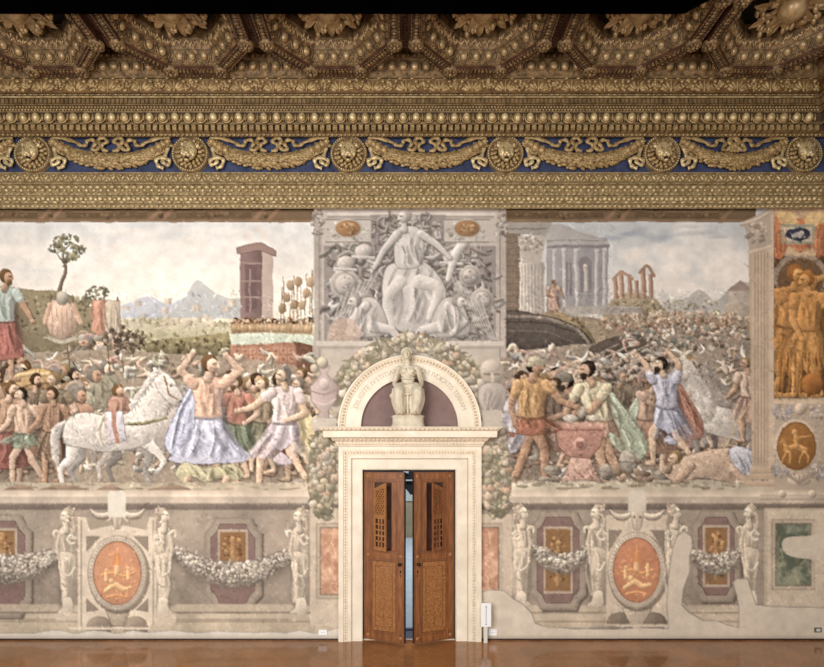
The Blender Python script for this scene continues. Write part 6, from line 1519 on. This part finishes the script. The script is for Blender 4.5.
# ------------------------------------------------------------------ cut the painted grid into meshes
CW, CH = PX1 - PX0, PY1 - PY0
pad = np.pad(board, ((1, 1), (1, 1), (0, 0)), mode='edge')
vcol = np.zeros((CH + 1, CW + 1, 3), dtype=np.float32)          # grid corners: mean of the four board cells round each
for dy in (0, 1):
    for dx in (0, 1):
        vcol += pad[dy:dy + 2 * CH + 1:2, dx:dx + 2 * CW + 1:2] / 4
f_ = vcol / 255.0
vlin = np.where(f_ <= 0.04045, f_ / 12.92, ((f_ + 0.055) / 1.055) ** 2.4).astype(np.float32)
cid = idm[::2, ::2].copy()
ys_, xs_ = np.mgrid[0:CH, 0:CW]
cid[(xs_ + PX0 >= 363) & (xs_ + PX0 < 455) & (ys_ + PY0 >= 470)] = -1           # the doorway
YW = -0.35
def cells(name, mask, parent=None, extra=None, y=YW):
    r, c = np.nonzero(mask)
    n = len(r)
    q = np.stack([r * (CW + 1) + c, (r + 1) * (CW + 1) + c, (r + 1) * (CW + 1) + c + 1, r * (CW + 1) + c + 1], -1)
    u, inv = np.unique(q, return_inverse=True)
    inv = inv.reshape(-1)
    vr, vc = u // (CW + 1), u % (CW + 1)
    co_ = np.stack([(vc + PX0 - 405.0) * S, np.full(len(u), y * S), (640.0 - (vr + PY0)) * S], -1).astype(np.float32)
    col = np.concatenate([vlin.reshape(-1, 3)[u], np.ones((len(u), 1), dtype=np.float32)], 1)
    loops = inv.astype(np.int32)
    sizes = [4] * n
    if extra:
        ev, ef, ec = extra; o_ = len(co_)
        co_ = np.concatenate([co_, np.array(ev, dtype=np.float32) * S]); col = np.concatenate([col, np.tile(np.array(lin(ec), dtype=np.float32), (len(ev), 1))])
        loops = np.concatenate([loops, (np.array(ef) + o_).reshape(-1)]).astype(np.int32); n += len(ef)
    me = bpy.data.meshes.new(name)
    me.vertices.add(len(co_)); me.vertices.foreach_set('co', co_.ravel())
    me.loops.add(len(loops)); me.loops.foreach_set('vertex_index', loops)
    me.polygons.add(n); me.polygons.foreach_set('loop_start', np.arange(0, 4 * n, 4, dtype=np.int32))
    me.update(calc_edges=True); me.validate()
    at = me.color_attributes.new('pigment', 'FLOAT_COLOR', 'POINT'); at.data.foreach_set('color', col.astype(np.float32).ravel())
    me.materials.append(M['wall_paint'])
    o = bpy.data.objects.new(name, me); COL.objects.link(o); o.parent = parent
    return o
# the wall itself: the bare plaster showing in the picture plus the masonry behind everything, round the door opening
ex_v = []; ex_f = []
def xbox(x0, x1, y0, y1, z0, z1):
    o_ = len(ex_v)
    ex_v.extend([(x, y, z) for x in (x0, x1) for y in (y0, y1) for z in (z0, z1)])
    ex_f.extend([tuple(i + o_ for i in q) for q in ((0, 1, 3, 2), (4, 6, 7, 5), (0, 4, 5, 1), (2, 3, 7, 6), (0, 2, 6, 4), (1, 5, 7, 3))])
xbox(XL, gx(362), 0, 12, -2, ZTOP); xbox(gx(456), XR, 0, 12, -2, ZTOP); xbox(gx(362), gx(456), 0, 12, 171.5, ZTOP)
struct(cells('wall_back', cid == 0, None, (ex_v, ex_f, (190, 178, 162))))
tops = {1: ('painted_scene', 'wide painted procession with a white horse and draped walkers, left of the doorway', 'mural'),
        2: ('overdoor_mural', 'grey painted panel of trophies around a seated woman, above the doorway arch', 'mural'),
        3: ('painted_scene', 'painted battle scene with grey palace and red basin, right of the doorway', 'mural'),
        4: ('painted_niche_bay', 'painted pilaster and niche bay with two brown figures at the right edge', 'mural'),
        5: ('painted_dado', 'grey painted dado with orange oval and long garlands, left of the doorway', 'mural'),
        6: ('painted_dado', 'grey painted dado with bare plaster losses and green panel, right of the doorway', 'mural')}
parts = {41: (4, 'niche_figures'), 42: (4, 'draped_cameo'), 43: (4, 'oval_medallion'), 24: (2, 'oval_medallion'), 25: (2, 'oval_medallion'),
         21: (2, 'fruit_hanging'), 22: (2, 'fruit_hanging'), 23: (2, 'vase'), 26: (2, 'mask_urn'),
         51: (5, 'framed_relief'), 52: (5, 'framed_relief'), 53: (5, 'oval_medallion'), 54: (5, 'ox_skull'), 55: (5, 'marble_panel'), 56: (5, 'garland'), 57: (5, 'garland'), 58: (5, 'herm'), 59: (5, 'herm'), 60: (5, 'herm'),
         61: (6, 'framed_relief'), 62: (6, 'framed_relief'), 63: (6, 'marble_panel'), 64: (6, 'oval_medallion'), 65: (6, 'ox_skull'), 66: (6, 'garland'), 67: (6, 'garland'), 68: (6, 'herm'), 69: (6, 'herm'), 70: (6, 'herm'), 71: (6, 'herm'), 72: (6, 'marble_panel')}
plabel = {55: 'red marbled panel', 63: 'red marbled panel', 72: 'green marbled panel', 53: 'orange oval medallion', 64: 'orange oval medallion', 43: 'brown oval medallion with a rider', 23: 'mauve painted vase'}
root = {}
for k, (nm, lb, ct) in tops.items(): root[k] = tag(cells(nm, cid == k), lb, ct, 'painted panels of the back wall')
for k, (pa, nm) in parts.items():
    mk = cid == k
    if mk.any():
        o = cells(nm, mk, root[pa])
        if k in plabel: o['label'] = plabel[k]
# ------------------------------------------------------------------ camera and light
cam = bpy.data.cameras.new('camera'); co = bpy.data.objects.new('camera', cam); COL.objects.link(co)
co.location = (0, -FD * S, EYE * S); co.rotation_euler = (math.pi / 2, 0, 0)
cam.sensor_fit = 'HORIZONTAL'; cam.sensor_width = 36.0; cam.lens = FD / 824.0 * 36.0
cam.shift_x = (412.0 - 405.0) / 824.0; cam.shift_y = (458.0 - 333.5) / 824.0
cam.clip_start = 0.05; cam.clip_end = 200
scene.camera = co
def area(name, loc, target, size, sizey, power, color):
    l = bpy.data.lights.new(name, 'AREA'); l.shape = 'RECTANGLE'; l.size = size; l.size_y = sizey; l.energy = power; l.color = color
    o = bpy.data.objects.new(name, l); COL.objects.link(o); o.location = Vector(loc) * S
    o.rotation_euler = (Vector(target) * S - o.location).to_track_quat('-Z', 'Y').to_euler()
    return o
area('window_light', (-280, -620, 300), (-60, 0, 200), 4.5, 6, 840, (1.0, 0.985, 0.955))
area('window_light.001', (290, -640, 280), (60, 0, 180), 4.5, 6, 330, (1.0, 0.98, 0.945))
area('ceiling_uplight', (0, -420, 30), (0, -60, 540), 6, 2.0, 22, (1.0, 0.9, 0.75))  # added uplight near the floor to brighten the ceiling, not a window
area('next_room_light', (40, 420, 480), (0, 420, 0), 4, 5, 640, (0.93, 0.97, 1.0))
w = bpy.data.worlds.new('world'); scene.world = w; w.use_nodes = True
bg = w.node_tree.nodes['Background']; bg.inputs['Color'].default_value = (0.9, 0.89, 0.87, 1); bg.inputs['Strength'].default_value = 0.34
scene.view_settings.view_transform = 'Standard'
scene.view_settings.look = 'None'
scene.view_settings.exposure = 0.0
